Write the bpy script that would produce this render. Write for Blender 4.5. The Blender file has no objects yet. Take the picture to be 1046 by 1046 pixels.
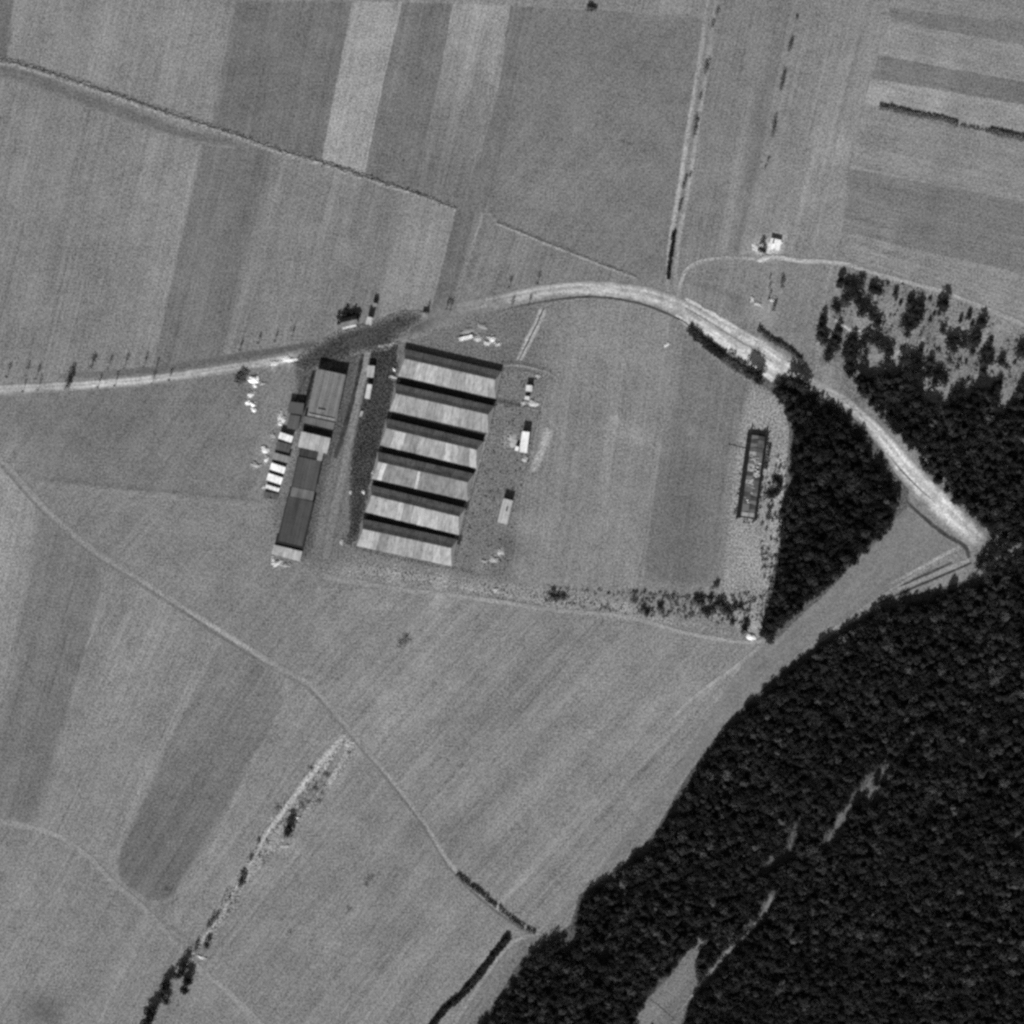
import bpy, bmesh, math, random
import numpy as np
from mathutils import Vector, noise as mnoise

# ------------------------------------------------------------------ camera, sky, sun, exposure
SC = bpy.context.scene
COL = SC.collection
S = 0.6                                   # metres on the ground per photograph pixel
SUN_EL, SHADOW_AZ = math.radians(30), math.radians(15)   # shadows run up the picture and a little right
ALT = 1800.0

cam = bpy.data.cameras.new('camera')
cam.sensor_width = 36
cam.angle = 2 * math.atan(523 * S / ALT)
cam.clip_start, cam.clip_end = 10, 6000
camo = bpy.data.objects.new('camera', cam)
COL.objects.link(camo)
camo.location = (0, 0, ALT)
SC.camera = camo

world = bpy.data.worlds.new('World')
SC.world = world
world.use_nodes = True
wn, wl = world.node_tree.nodes, world.node_tree.links
wn.clear()
sky = wn.new('ShaderNodeTexSky')
sky.sky_type = 'NISHITA'
sky.sun_disc = False
sky.sun_elevation = SUN_EL
sky.sun_rotation = math.atan2(-math.sin(SHADOW_AZ), -math.cos(SHADOW_AZ))
bw = wn.new('ShaderNodeRGBToBW')          # black-and-white film: the light is kept neutral
bg = wn.new('ShaderNodeBackground')
bg.inputs['Strength'].default_value = 0.05
wo = wn.new('ShaderNodeOutputWorld')
wl.new(sky.outputs[0], bw.inputs[0]); wl.new(bw.outputs[0], bg.inputs[0]); wl.new(bg.outputs[0], wo.inputs[0])

sun = bpy.data.lights.new('sun', 'SUN')
sun.energy = 4.6
sun.angle = math.radians(0.53)
sun.color = (1, 1, 1)
suno = bpy.data.objects.new('sun', sun)
COL.objects.link(suno)
sdir = Vector((math.sin(SHADOW_AZ) * math.cos(SUN_EL), math.cos(SHADOW_AZ) * math.cos(SUN_EL), -math.sin(SUN_EL)))
suno.rotation_euler = sdir.to_track_quat('-Z', 'Y').to_euler()
suno.location = (-100, -300, 300)

SC.view_settings.view_transform = 'Standard'
SC.view_settings.look = 'None'
SC.view_settings.gamma = 1
SC.view_settings.use_curve_mapping = False
SC.view_settings.exposure = 0.35
SC.cycles.use_denoising = False
SC.cycles.pixel_filter_type = 'BLACKMAN_HARRIS'
SC.cycles.filter_width = 2.9              # soft old lens
SC.cycles.max_bounces = 4
SC.cycles.diffuse_bounces = 2

KG = 1.10        # brightness of level ground per unit of albedo under this light
random.seed(7)
RNG = np.random.default_rng(7)

def lin(v):
    c = max(v, 0) / 255.0
    return c / 12.92 if c <= 0.04045 else ((c + 0.055) / 1.055) ** 2.4
def alb(v, k=1.0):
    return min(0.88, lin(v) / (KG * k))
def W(x, y, z=0.0):
    return ((x - 523) * S, (523 - y) * S, z)
def Z(ox, oy, s):
    return lambda x, y: (ox + x / s, oy + y / s)

# ------------------------------------------------------------------ materials
def new_mat(name):
    m = bpy.data.materials.new(name)
    m.use_nodes = True
    nt = m.node_tree
    nt.nodes.clear()
    out = nt.nodes.new('ShaderNodeOutputMaterial')
    bs = nt.nodes.new('ShaderNodeBsdfPrincipled')
    bs.inputs['Roughness'].default_value = 0.9
    bs.inputs['Specular IOR Level'].default_value = 0.1
    nt.links.new(bs.outputs[0], out.inputs[0])
    return m, nt, bs

def math_node(nt, op, a, b=None, clamp=False):
    n = nt.nodes.new('ShaderNodeMath'); n.operation = op; n.use_clamp = clamp
    for i, v in enumerate((a, b)):
        if v is None: continue
        if isinstance(v, (int, float)): n.inputs[i].default_value = v
        else: nt.links.new(v, n.inputs[i])
    return n.outputs[0]

def noise_node(nt, scale, detail=2, rough=0.5, angle=0.0, stretch=(1, 1, 1)):
    g = nt.nodes.new('ShaderNodeNewGeometry')
    mp = nt.nodes.new('ShaderNodeMapping')
    mp.vector_type = 'POINT'
    vr = nt.nodes.new('ShaderNodeVectorRotate'); vr.rotation_type = 'Z_AXIS'
    vr.inputs['Angle'].default_value = angle
    mp.inputs['Scale'].default_value = stretch
    nz = nt.nodes.new('ShaderNodeTexNoise')
    nz.inputs['Scale'].default_value = scale
    nz.inputs['Detail'].default_value = detail
    nz.inputs['Roughness'].default_value = rough
    nt.links.new(g.outputs['Position'], vr.inputs['Vector'])
    nt.links.new(vr.outputs[0], mp.inputs[0])
    nt.links.new(mp.outputs[0], nz.inputs['Vector'])
    return math_node(nt, 'SUBTRACT', nz.outputs['Fac'], 0.5)

def finish(nt, bs, base, terms):
    f = None
    for src, amp in terms:
        t = math_node(nt, 'MULTIPLY', src, amp)
        f = t if f is None else math_node(nt, 'ADD', f, t)
    f = math_node(nt, 'MAXIMUM', math_node(nt, 'ADD', f, 1.0), 0.15)
    if isinstance(base, float):
        v = math_node(nt, 'MULTIPLY', f, base)
    else:
        v = math_node(nt, 'MULTIPLY', base, f)
    v = math_node(nt, 'MINIMUM', v, 0.9)
    nt.links.new(v, bs.inputs['Base Color'])

_gm = {}
def ground_mat(angle=None, grain=0.55, mottle=0.6, streak=0.4):
    """tone comes per vertex; grain, mottling and drill lines are noise. angle: degrees the rows lean right of up"""
    key = (angle, grain, mottle, streak)
    if key in _gm: return _gm[key]
    m, nt, bs = new_mat('ground_%s' % (angle,))
    at = nt.nodes.new('ShaderNodeAttribute'); at.attribute_name = 'tone'
    terms = [(noise_node(nt, 1.0, 2, 0.75), grain * 6.8), (noise_node(nt, 0.06, 3, 0.6), mottle), (noise_node(nt, 0.3, 3, 0.65), 0.5 + mottle * 0.5), (noise_node(nt, 0.022, 4, 0.6), mottle * 0.5)]
    if angle is not None:
        a = math.radians(angle)
        terms.append((noise_node(nt, 0.34, 3, 0.7, a, (1, 0.012, 1)), streak * 1.8))
        terms.append((noise_node(nt, 1.1, 1, 0.5, a, (1, 0.008, 1)), streak * 1.3))
        terms.append((noise_node(nt, 0.07, 2, 0.5, a, (1, 0.06, 1)), streak * 0.7))
    finish(nt, bs, at.outputs['Fac'], terms)
    _gm[key] = m
    return m

_pm = {}
def plain_mat(name, albedo, grain=0.3, scale=0.9, angle=None, stripe=0.0, sscale=0.8):
    key = (name, round(albedo, 3))
    if key in _pm: return _pm[key]
    m, nt, bs = new_mat(name)
    terms = [(noise_node(nt, scale, 3, 0.6), grain), (noise_node(nt, scale * 0.2, 2, 0.5), grain * 0.6)]
    if angle is not None:
        terms.append((noise_node(nt, sscale, 1, 0.5, math.radians(angle), (1, 0.03, 1)), stripe))
    finish(nt, bs, float(albedo), terms)
    _pm[key] = m
    return m

def leaf_mat(name, albedo):
    if name in _pm: return _pm[name]
    m, nt, bs = new_mat(name)
    oi = nt.nodes.new('ShaderNodeObjectInfo')
    r = math_node(nt, 'SUBTRACT', oi.outputs['Random'], 0.5)
    at = nt.nodes.new('ShaderNodeAttribute'); at.attribute_name = 'leaf'     # leaf tone per tree; in the woods the paler ones imitate sunlit tops
    base = math_node(nt, 'MULTIPLY', at.outputs['Fac'], float(albedo))
    finish(nt, bs, base, [(noise_node(nt, 0.5, 3, 0.6), 0.9), (noise_node(nt, 0.05, 2, 0.5), 1.6), (r, 0.5)])
    _pm[name] = m
    return m

LEAF_DARK = leaf_mat('conifer_needles', 0.022)
LEAF_MID = leaf_mat('bush_leaves', 0.085)
LEAF_PALE = leaf_mat('weed_leaves', 0.14)
BARK = plain_mat('bark', 0.06)
WALL_BRICK = plain_mat('wall_boards', 0.14)
WALL_LIGHT = plain_mat('whitewashed_wall', 0.5)
DOORM = plain_mat('door_paint', 0.08)
GLASS = plain_mat('window_glass', 0.03, 0.1)

# ------------------------------------------------------------------ object helpers
def link(name, me, mat=None, parent=None):
    o = bpy.data.objects.new(name, me)
    COL.objects.link(o)
    if mat is not None:
        for mm in (mat if isinstance(mat, (list, tuple)) else [mat]): me.materials.append(mm)
    if parent is not None: o.parent = parent
    return o
def tag(o, label=None, cat=None, group=None, kind=None):
    if label: o['label'] = label
    if cat: o['category'] = cat
    if group: o['group'] = group
    if kind: o['kind'] = kind
    return o
def empty(name, loc, rz=0.0):
    o = bpy.data.objects.new(name, None)
    COL.objects.link(o)
    o.empty_display_size = 0.5
    o.location = loc; o.rotation_euler = (0, 0, rz)
    return o
def mesh(name, v, f):
    me = bpy.data.meshes.new(name)
    me.from_pydata([tuple(p) for p in v], [], [tuple(q) for q in f])
    me.update()
    return me
def box(cx, cy, cz, sx, sy, sz):
    v = [(cx + dx * sx / 2, cy + dy * sy / 2, cz + dz * sz / 2) for dz in (-1, 1) for dx, dy in ((-1, -1), (1, -1), (1, 1), (-1, 1))]
    f = [(3, 2, 1, 0), (4, 5, 6, 7), (0, 1, 5, 4), (1, 2, 6, 5), (2, 3, 7, 6), (3, 0, 4, 7)]
    return v, f
def slab(p, th):
    """four top corners p (counter-clockwise from above) and a thickness"""
    v = [tuple(q) for q in p] + [(q[0], q[1], q[2] - th) for q in p]
    f = [(0, 1, 2, 3), (7, 6, 5, 4)] + [(i, i + 4, (i + 1) % 4 + 4, (i + 1) % 4) for i in range(4)]
    return v, f
def join(parts):
    V, F = [], []
    for v, f in parts:
        n = len(V); V += list(v); F += [tuple(i + n for i in q) for q in f]
    return V, F
def prism(pts, z0, z1):
    n = len(pts)
    v = [(x, y, z0) for x, y in pts] + [(x, y, z1) for x, y in pts]
    f = [tuple(range(n, 2 * n)), tuple(range(n - 1, -1, -1))] + [(i, (i + 1) % n, n + (i + 1) % n, n + i) for i in range(n)]
    return v, f
def nz(x, y, s, k=0.0):
    return mnoise.noise(Vector((x * s, y * s, k)))

# ------------------------------------------------------------------ soft tone variation of the soil and crops (pixels, change of grey level)
BLOBS = [  # x, y, rx, ry, tilt deg right of up, delta
    (640, 445, 22, 17, 0, 14), (610, 350, 28, 34, 15, 8), (655, 345, 14, 45, 10, 7), (705, 440, 4, 6, 0, 18), (630, 428, 4, 4, 0, 22),
    (628, 500, 20, 60, 5, 4), (697, 515, 26, 55, 8, -9), (695, 575, 34, 40, 0, -7), (520, 560, 22, 14, 0, -18), (545, 540, 16, 12, 0, 6),
    (519, 449, 6, 9, 10, 30), (545, 412, 8, 5, 0, 28), (550, 385, 5, 3, 0, 18), (396, 730, 18, 26, 38, 12), (430, 700, 20, 50, 38, 6), (395, 620, 40, 5, 0, 8),
    (330, 635, 5, 10, 10, 10), (400, 595, 34, 8, -75, 14), (450, 600, 50, 8, -78, 12), (640, 605, 40, 6, -85, 16),
    (770, 640, 12, 6, 0, 18), (800, 500, 9, 40, 5, 16), (792, 560, 9, 25, 0, 10), (768, 580, 14, 16, 0, 8),
    (370, 760, 22, 12, 40, 6), (345, 790, 12, 30, 40, 10), (300, 870, 14, 16, 40, 8), (262, 900, 30, 10, 40, 3), (290, 880, 10, 30, 38, 8),
    (30, 980, 40, 40, 0, 5), (43, 1032, 22, 18, 0, -30), (25, 905, 30, 16, -60, 8), (120, 900, 8, 4, 60, 16), (180, 935, 12, 5, 60, 9),
    (0, 560, 22, 110, 10, 14), (8, 470, 26, 24, 0, 8), (60, 440, 60, 34, 0, -5), (120, 420, 60, 26, 0, -4), (270, 480, 10, 50, 10, 6),
    (270, 430, 14, 30, 10, 5), (770, 320, 14, 10, 0, 14), (772, 345, 30, 6, -60, 12), (790, 310, 10, 16, 0, 8), (755, 312, 18, 7, 60, -14),
    (783, 254, 13, 11, 0, 62), (800, 244, 18, 10, 0, 12), (822, 195, 16, 60, 14, 5), (850, 170, 20, 40, 14, 8), (862, 148, 14, 22, 10, 10),
    (640, 55, 22, 20, 0, -6), (600, 150, 60, 60, 0, 4), (560, 190, 30, 20, 40, 6), (525, 195, 16, 14, 30, 10), (540, 235, 40, 8, -70, 6), (680, 100, 10, 10, 0, -4),
    (180, 40, 40, 30, 14, 7), (103, 50, 12, 60, 14, 9), (30, 45, 25, 40, 12, 3), (140, 190, 40, 60, 14, 6), (60, 250, 40, 70, 14, -3), (182, 210, 12, 70, 14, 9), (165, 300, 14, 50, 14, 5),
    (110, 330, 50, 30, 0, -3), (20, 350, 40, 20, 0, -6), (260, 80, 20, 60, 10, -4), (345, 60, 8, 60, 10, -5), (400, 90, 8, 80, 12, 7), (340, 120, 10, 40, 10, 5),
    (480, 60, 6, 40, 10, 12), (505, 45, 7, 40, 8, 10), (475, 150, 14, 60, 14, -7), (440, 150, 14, 60, 12, -5), (355, 255, 6, 16, 15, 14), (315, 250, 10, 60, 15, 6), (280, 200, 5, 22, 14, 10),
    (470, 260, 14, 40, 15, -5), (430, 255, 16, 30, 10, 8), (278, 305, 6, 10, 0, 10), (250, 320, 16, 30, 15, -4),
    (905, 35, 30, 10, -70, 6), (950, 25, 50, 6, -77, -6), (900, 95, 20, 12, 0, 8), (960, 95, 60, 8, -77, 8), (960, 185, 80, 8, -77, -8), (950, 225, 60, 10, -77, -2), (905, 250, 40, 8, -77, 8), (1020, 300, 40, 12, -70, 3),
    (935, 270, 20, 6, -70, 4), (1000, 160, 40, 14, -77, 2), (870, 215, 16, 24, 0, 4),
    (200, 730, 20, 80, 32, 6), (140, 690, 24, 90, 25, 5), (240, 720, 6, 60, 32, -4), (150, 870, 26, 40, 30, -5), (55, 720, 20, 80, 18, -5), (110, 700, 8, 90, 20, 6),
    (480, 740, 30, 60, 38, -4), (540, 690, 16, 70, 38, -6), (600, 700, 16, 80, 40, 5), (640, 760, 12, 60, 42, 4), (560, 790, 12, 70, 42, 6), (470, 850, 22, 30, 40, -10), (500, 880, 30, 20, 30, -5), (520, 800, 10, 60, 42, -4),
    (660, 720, 12, 20, 50, 8), (700, 700, 8, 40, 48, 5), (400, 900, 16, 60, 38, -4), (340, 960, 16, 60, 36, 5), (440, 960, 20, 60, 40, 4), (300, 1000, 30, 30, 0, -4), (280, 930, 14, 60, 36, -4),
    (880, 345, 20, 8, -60, 22), (925, 350, 16, 30, 20, 8), (990, 340, 20, 14, 0, 6), (905, 370, 22, 7, -60, 20), (970, 390, 26, 14, 0, 6), (1030, 370, 20, 10, 0, 6),
    (330, 355, 8, 5, 0, 0), (294, 367, 8, 4, 70, 55), (277, 371, 8, 3, 70, 60), (262, 374, 10, 2.5, 75, 25), (288, 427, 5, 9, 10, 22), (268, 465, 7, 16, 10, 16), (258, 400, 6, 14, 10, 14),
    (370, 425, 4, 8, 10, 20), (345, 520, 6, 40, 12, -6), (330, 540, 5, 30, 12, 8), (355, 470, 4, 26, 12, 6), (508, 566, 7, 8, 20, 24), (493, 577, 10, 5, -60, 14), (487, 342, 16, 6, 70, 16), (505, 348, 9, 4, 0, 22),
]
LINES = [  # x0, y0, x1, y1, half width, delta
    (540, 15, 524, 100, 1.5, 10), (492, 218, 466, 302, 2.2, 18), (842, 111, 815, 225, 2.5, 9), (768, 92, 738, 250, 4.5, 11), (795, 40, 762, 190, 3, -8), (780, 130, 752, 255, 4, -9),
    (35, 488, 265, 512, 2.5, -9), (40, 494, 265, 518, 2, 7), (205, 150, 155, 355, 2, 8), (225, 20, 212, 120, 3, 5), (112, 15, 88, 84, 2, 6),
    (275, 175, 292, 165, 2, 8), (450, 715, 600, 560, 2, 0), (215, 870, 262, 770, 1.8, 14), (180, 915, 210, 870, 2, 14), (240, 800, 268, 760, 1.4, 12),
    (110, 588, 72, 720, 1.5, 9), (280, 690, 294, 712, 2, 8), (222, 650, 120, 850, 1.8, 9), (155, 770, 120, 870, 1.8, 7),
    (0, 62, 200, 140, 5, -6), (6, 10, 2, 60, 4, -8), (25, 0, 10, 60, 2, 5), (518, 915, 545, 890, 1.5, 12), (545, 890, 575, 860, 1.2, 6),
    (700, 720, 760, 680, 1.6, 12), (610, 830, 720, 715, 1.4, 6), (640, 800, 730, 730, 1.3, -7), (625, 815, 670, 770, 1.4, -9), (560, 760, 660, 650, 2, 5),
    (505, 409, 530, 414, 1.8, -38), (530, 414, 552, 420, 1.6, -26), (512, 375, 562, 381, 1, -10), (340, 590, 470, 598, 2, -8), (470, 600, 590, 622, 1.5, 12), (375, 588, 470, 604, 1.5, -10), (470, 604, 560, 618, 1.3, -10),
    (588, 620, 640, 626, 1.6, -20), (320, 600, 330, 700, 3, -4), (100, 1046, 128, 985, 1.5, 10), (175, 1046, 192, 1010, 1.6, 12), (345, 700, 360, 640, 3, -3),
    (745, 340, 800, 300, 0.1, 0), (850, 270, 834, 352, 2.2, 14), (1046, 345, 960, 310, 1.5, 8), (470, 312, 520, 298, 1.5, 8), (436, 338, 470, 330, 1.2, 16), (404, 351, 440, 340, 1.0, 20), (388, 354, 405, 351, 1.1, 75),
    (330, 175, 365, 190, 2, 6), (225, 640, 165, 700, 0.1, 0), (700, 285, 765, 308, 2, -12), (735, 600, 740, 470, 3, 0),
]
def soft_tone(x, y, t):
    """x, y pixel arrays; t base grey level array"""
    t = t.copy()
    for bx, by, rx, ry, tilt, d in BLOBS:
        a = math.radians(tilt)
        dx, dy = x - bx, y - by
        u = dx * math.cos(a) + dy * math.sin(a)
        v = dx * math.sin(a) - dy * math.cos(a)
        q = (u / rx) ** 2 + (v / ry) ** 2
        t += d * np.exp(-q * 1.1)
    for x0, y0, x1, y1, w, d in LINES:
        vx, vy = x1 - x0, y1 - y0
        L2 = vx * vx + vy * vy
        s = np.clip(((x - x0) * vx + (y - y0) * vy) / L2, 0, 1)
        q = ((x - x0 - s * vx) ** 2 + (y - y0 - s * vy) ** 2) / (w * w)
        t += d * np.exp(-q)
    return t

def set_tone(me, levels):
    at = me.attributes.new('tone', 'FLOAT', 'POINT')
    levels = np.asarray(levels, float)
    levels = levels - 7 * np.clip((175 - levels) / 30, 0, 1) * np.clip((levels - 60) / 40, 0, 1)
    c = np.clip(levels, 4, 250) / 255.0
    l = np.where(c <= 0.04045, c / 12.92, ((c + 0.055) / 1.055) ** 2.4) / KG
    at.data.foreach_set('value', l.astype(np.float32))

LEVEL = [0]
def field(pts, tone, angle=None, name='field', z=None, grad=None, jit=1.0, cell=3.0, soft=None, **mk):
    """a patch of ground: outline in pixels, cut on a fine grid so its tone can vary softly"""
    LEVEL[0] += 1
    z = 0.0012 * LEVEL[0] if z is None else z
    out = []
    n = len(pts)
    for i in range(n):
        x0, y0 = pts[i]; x1, y1 = pts[(i + 1) % n]
        L = math.hypot(x1 - x0, y1 - y0); k = max(1, int(L / 4))
        for j in range(k):
            t = j / k
            x, y = x0 + (x1 - x0) * t, y0 + (y1 - y0) * t
            if jit:
                x += jit * (nz(x, y, 0.07, 3.1) + 0.7 * nz(x, y, 0.31, 9.7)); y += jit * (nz(x, y, 0.07, 7.3) + 0.7 * nz(x, y, 0.31, 1.7))
            out.append((x, y))
    bm = bmesh.new()
    bm.faces.new([bm.verts.new(W(x, y, z)) for x, y in out])
    bm.normal_update()
    bmesh.ops.triangulate(bm, faces=bm.faces[:])
    xs = [p[0] for p in out]; ys = [p[1] for p in out]
    for axis, lo, hi in ((0, min(xs), max(xs)), (1, min(ys), max(ys))):
        c = math.ceil(lo / cell) * cell
        while c < hi:
            co = W(c, c)
            pl = (co[0], 0, 0) if axis == 0 else (0, co[1], 0)
            bmesh.ops.bisect_plane(bm, geom=bm.verts[:] + bm.edges[:] + bm.faces[:], plane_co=pl, plane_no=(1, 0, 0) if axis == 0 else (0, 1, 0))
            c += cell
    for f in bm.faces:
        if f.normal.z < 0: f.normal_flip()
    me = bpy.data.meshes.new(name)
    bm.to_mesh(me); bm.free()
    co = np.empty(len(me.vertices) * 3); me.vertices.foreach_get('co', co); co = co.reshape(-1, 3)
    x, y = co[:, 0] / S + 523, 523 - co[:, 1] / S
    t = np.full(len(x), float(tone))
    if grad:                                     # (x0, y0, tone0, x1, y1, tone1)
        gx0, gy0, t0, gx1, gy1, t1 = grad
        s = np.clip(((x - gx0) * (gx1 - gx0) + (y - gy0) * (gy1 - gy0)) / ((gx1 - gx0) ** 2 + (gy1 - gy0) ** 2), 0, 1)
        t = t0 + (t1 - t0) * s
    if soft:                                     # (surrounding tone, width of the transition in pixels)
        d = np.full(len(x), 1e9)
        for i in range(n):
            x0, y0 = pts[i]; x1, y1 = pts[(i + 1) % n]
            vx, vy = x1 - x0, y1 - y0
            s = np.clip(((x - x0) * vx + (y - y0) * vy) / (vx * vx + vy * vy), 0, 1)
            d = np.minimum(d, np.hypot(x - x0 - s * vx, y - y0 - s * vy))
        s = np.clip(d / soft[1], 0, 1)
        t = soft[0] + (t - soft[0]) * s * s * (3 - 2 * s)
    set_tone(me, soft_tone(x, y, t))
    o = link(name, me, ground_mat(angle, **mk))
    return tag(o, kind='structure')

def smooth_path(pts, step=1.5):
    """Catmull-Rom through rows of numbers whose first two are x, y"""
    P = np.array(pts, float)
    P = np.vstack([2 * P[0] - P[1], P, 2 * P[-1] - P[-2]])
    out = []
    for i in range(1, len(P) - 2):
        a, b, c, d = P[i - 1], P[i], P[i + 1], P[i + 2]
        k = max(1, int(np.hypot(*(c - b)[:2]) / step))
        for j in range(k):
            t = j / k
            out.append(0.5 * ((2 * b) + (c - a) * t + (2 * a - 5 * b + 4 * c - d) * t * t + (3 * b - a - 3 * c + d) * t ** 3))
    out.append(P[-2])
    return np.array(out)

def ribbon(name, pts, profile, z=None, jit=0.6, mat=None, hump=None, wob=0.0, kind='structure', rough=0.0):
    """pts rows (x, y, width, centre tone); profile list of (fraction 0..1, share of centre tone 0..1) over ambient tone"""
    LEVEL[0] += 1
    z = 0.02 + 0.0012 * LEVEL[0] if z is None else z
    amb = profile['ambient']
    cols = profile['cols']
    P = smooth_path(pts)
    T = np.gradient(P[:, :2], axis=0)
    T /= np.linalg.norm(T, axis=1)[:, None]
    N = np.stack([-T[:, 1], T[:, 0]], 1)
    V, F, tone = [], [], []
    m = len(cols)
    for i, (p, nn) in enumerate(zip(P, N)):
        for k, (fr, sh) in enumerate(cols):
            e = (fr - 0.5) * p[2]
            e += jit * (nz(p[0], p[1], 0.12, k * 3.3) + 0.8 * nz(p[0], p[1], 0.45, 20 + k * 3.3)) * (1 if k in (0, m - 1) else 0.6)
            x, y = p[0] + nn[0] * e, p[1] + nn[1] * e
            h = 0.0
            if hump: h = hump[k] + rough * nz(x, y, 0.5, 2.0)
            if k in (0, m - 1): h = 0.01 - z
            V.append(W(x, y, z + h))
            s = sh * (1 + 0.5 * nz(p[0], p[1], 0.09, 40 + k) + 0.4 * nz(p[0], p[1], 0.4, 60 + k)) if 0 < sh else sh
            tone.append(amb + (p[3] - amb) * s)
        if i:
            for k in range(m - 1):
                a = (i - 1) * m + k
                F.append((a, a + 1, a + m + 1, a + m))
    me = mesh(name, V, F)
    if me.polygons and me.polygons[0].normal.z < 0:
        me.flip_normals()
    set_tone(me, tone)
    o = link(name, me, mat or ground_mat(None, 0.5, 0.3))
    return tag(o, kind=kind)

# ------------------------------------------------------------------ the land
G = 8   # film density offset of all field tones
def base_ground():
    n, R = 60, 3000.0
    c = np.linspace(-R, R, n)
    V = [(x, y, 0.0) for y in c for x in c]
    F = [(j * n + i, j * n + i + 1, (j + 1) * n + i + 1, (j + 1) * n + i) for j in range(n - 1) for i in range(n - 1)]
    me = mesh('ground', V, F)
    set_tone(me, np.full(len(V), 134.0))
    tag(link('ground', me, ground_mat(20)), kind='structure')
base_ground()

# north-west: strips above the field bank
field([(-40, -40), (725, -40), (722, 16), (600, 10), (520, 6), (365, 2), (-40, 2)], 138, 12)
field([(-40, -40), (22, -40), (14, 5), (7, 62), (-40, 55)], 118, 10)
field([(22, -40), (248, -40), (241, 0), (216, 127), (176, 117), (103, 92), (38, 71), (7, 62), (14, 5)], 138, 13)
field([(241, 0), (360, 1), (328, 166), (291, 155), (229, 134), (216, 127)], 119, 12, soft=(128, 3.5))
field([(360, 1), (411, 2), (390, 90), (372, 181), (328, 166)], 155, 12)
field([(411, 2), (463, 4), (444, 100), (424, 199), (372, 181), (390, 90)], 120, 12)
field([(463, 4), (521, 6), (508, 100), (490, 160), (466, 213), (424, 199), (444, 100)], 140, 13, grad=(490, 5, 152, 450, 200, 124))
field([(521, 6), (545, 8), (528, 100), (500, 200), (470, 305), (450, 300), (466, 213), (490, 160), (508, 100)], 119, 13)
field([(545, 8), (600, 10), (721, 20), (705, 130), (686, 285), (655, 287), (600, 266), (556, 248), (510, 229), (497, 215), (500, 200), (528, 100)], 125, 40, streak=0.25)
# between the bank and the road
field([(-40, 75), (38, 73), (103, 94), (176, 119), (207, 132), (180, 260), (155, 380), (60, 392), (-40, 398)], 136, 14)
field([(207, 132), (229, 136), (280, 155), (245, 290), (229, 370), (155, 380), (180, 260)], 120, 14, soft=(130, 4))
field([(280, 155), (330, 170), (366, 180), (345, 260), (315, 345), (305, 360), (229, 374), (245, 290)], 133, 15)
field([(366, 180), (413, 196), (392, 290), (385, 335), (305, 362), (315, 345), (345, 260)], 129, 15)
field([(413, 196), (466, 215), (447, 292), (440, 320), (385, 336), (392, 290)], 139, 14)
field([(466, 215), (492, 217), (466, 304), (460, 316), (438, 322), (447, 292)], 118, 14)
field([(492, 217), (510, 231), (556, 250), (600, 268), (655, 290), (600, 294), (540, 302), (460, 318), (466, 304)], 129, 20)
# north-east
field([(721, -40), (822, -40), (806, 20), (785, 130), (752, 265), (740, 268), (692, 290), (686, 285), (705, 130), (722, 16)], 131, 12)
field([(806, 20), (822, -40), (945, -40), (905, 40), (885, 105), (866, 170), (858, 265), (800, 262), (752, 268), (785, 130)], 138, 14)
field([(945, -40), (1090, -40), (1090, 60), (1046, 50), (910, 18), (915, 8)], 135, -77)
field([(908, 8), (1090, 28), (1090, 56), (1046, 46), (909, 22)], 124, -77, z=None)
field([(909, 22), (1046, 46), (1090, 54), (1090, 92), (1046, 84), (897, 56)], 143, -77)
field([(897, 56), (1046, 84), (1090, 92), (1090, 116), (1046, 107), (890, 80)], 122, -77)
field([(890, 80), (1046, 107), (1090, 116), (1090, 150), (1046, 142), (960, 124), (898, 108), (882, 108)], 148, -77)
field([(882, 106), (898, 108), (960, 124), (1046, 142), (1090, 150), (1090, 215), (1046, 206), (868, 172)], 139, -77)
field([(868, 172), (1046, 206), (1090, 215), (1090, 290), (1046, 280), (950, 258), (862, 236)], 126, -77)
field([(862, 236), (950, 258), (1046, 280), (1090, 290), (1090, 345), (1046, 332), (960, 298), (905, 282), (857, 266)], 141, -72)
field([(692, 292), (702, 274), (720, 264), (800, 264), (857, 268), (833, 356), (835, 392), (780, 362), (745, 342), (715, 325), (690, 308)], 134, 14, streak=0.3)
# the open copse on sandy ground and the woods' floor
field([(857, 268), (905, 284), (960, 300), (1046, 334), (1090, 350), (1090, 600), (1010, 560), (975, 520), (930, 470), (880, 420), (833, 388), (833, 356)], 132, None, grain=0.6, mottle=1.5, soft=(140, 10))
# around the works
field([(-40, 400), (60, 396), (160, 390), (229, 380), (300, 366), (320, 380), (300, 460), (270, 512), (150, 502), (35, 490), (0, 470), (-40, 440)], 126, 35, streak=0.3)
field([(35, 490), (150, 502), (270, 512), (276, 575), (330, 590), (322, 696), (290, 685), (200, 632), (90, 560), (40, 515)], 133, 40, streak=0.3)
field([(300, 366), (440, 326), (552, 302), (562, 381), (533, 500), (522, 592), (462, 588), (362, 572), (330, 590), (276, 575), (270, 512), (300, 460), (320, 380)], 118, None, grain=0.7, mottle=0.5, soft=(131, 16))
field([(512, 380), (562, 381), (545, 444), (533, 505), (522, 594), (462, 588), (480, 520), (505, 420)], 122, None, grain=0.7, mottle=0.5, soft=(128, 10))
field([(330, 590), (362, 572), (462, 588), (522, 594), (600, 604), (770, 652), (690, 640), (600, 630), (500, 612), (400, 600)], 146, None, grain=0.8, mottle=0.5, soft=(134, 7))
field([(300, 366), (340, 352), (372, 350), (360, 420), (338, 480), (318, 572), (296, 574), (300, 520), (304, 440)], 94, None, grain=0.8, mottle=0.5, soft=(118, 6))
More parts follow.
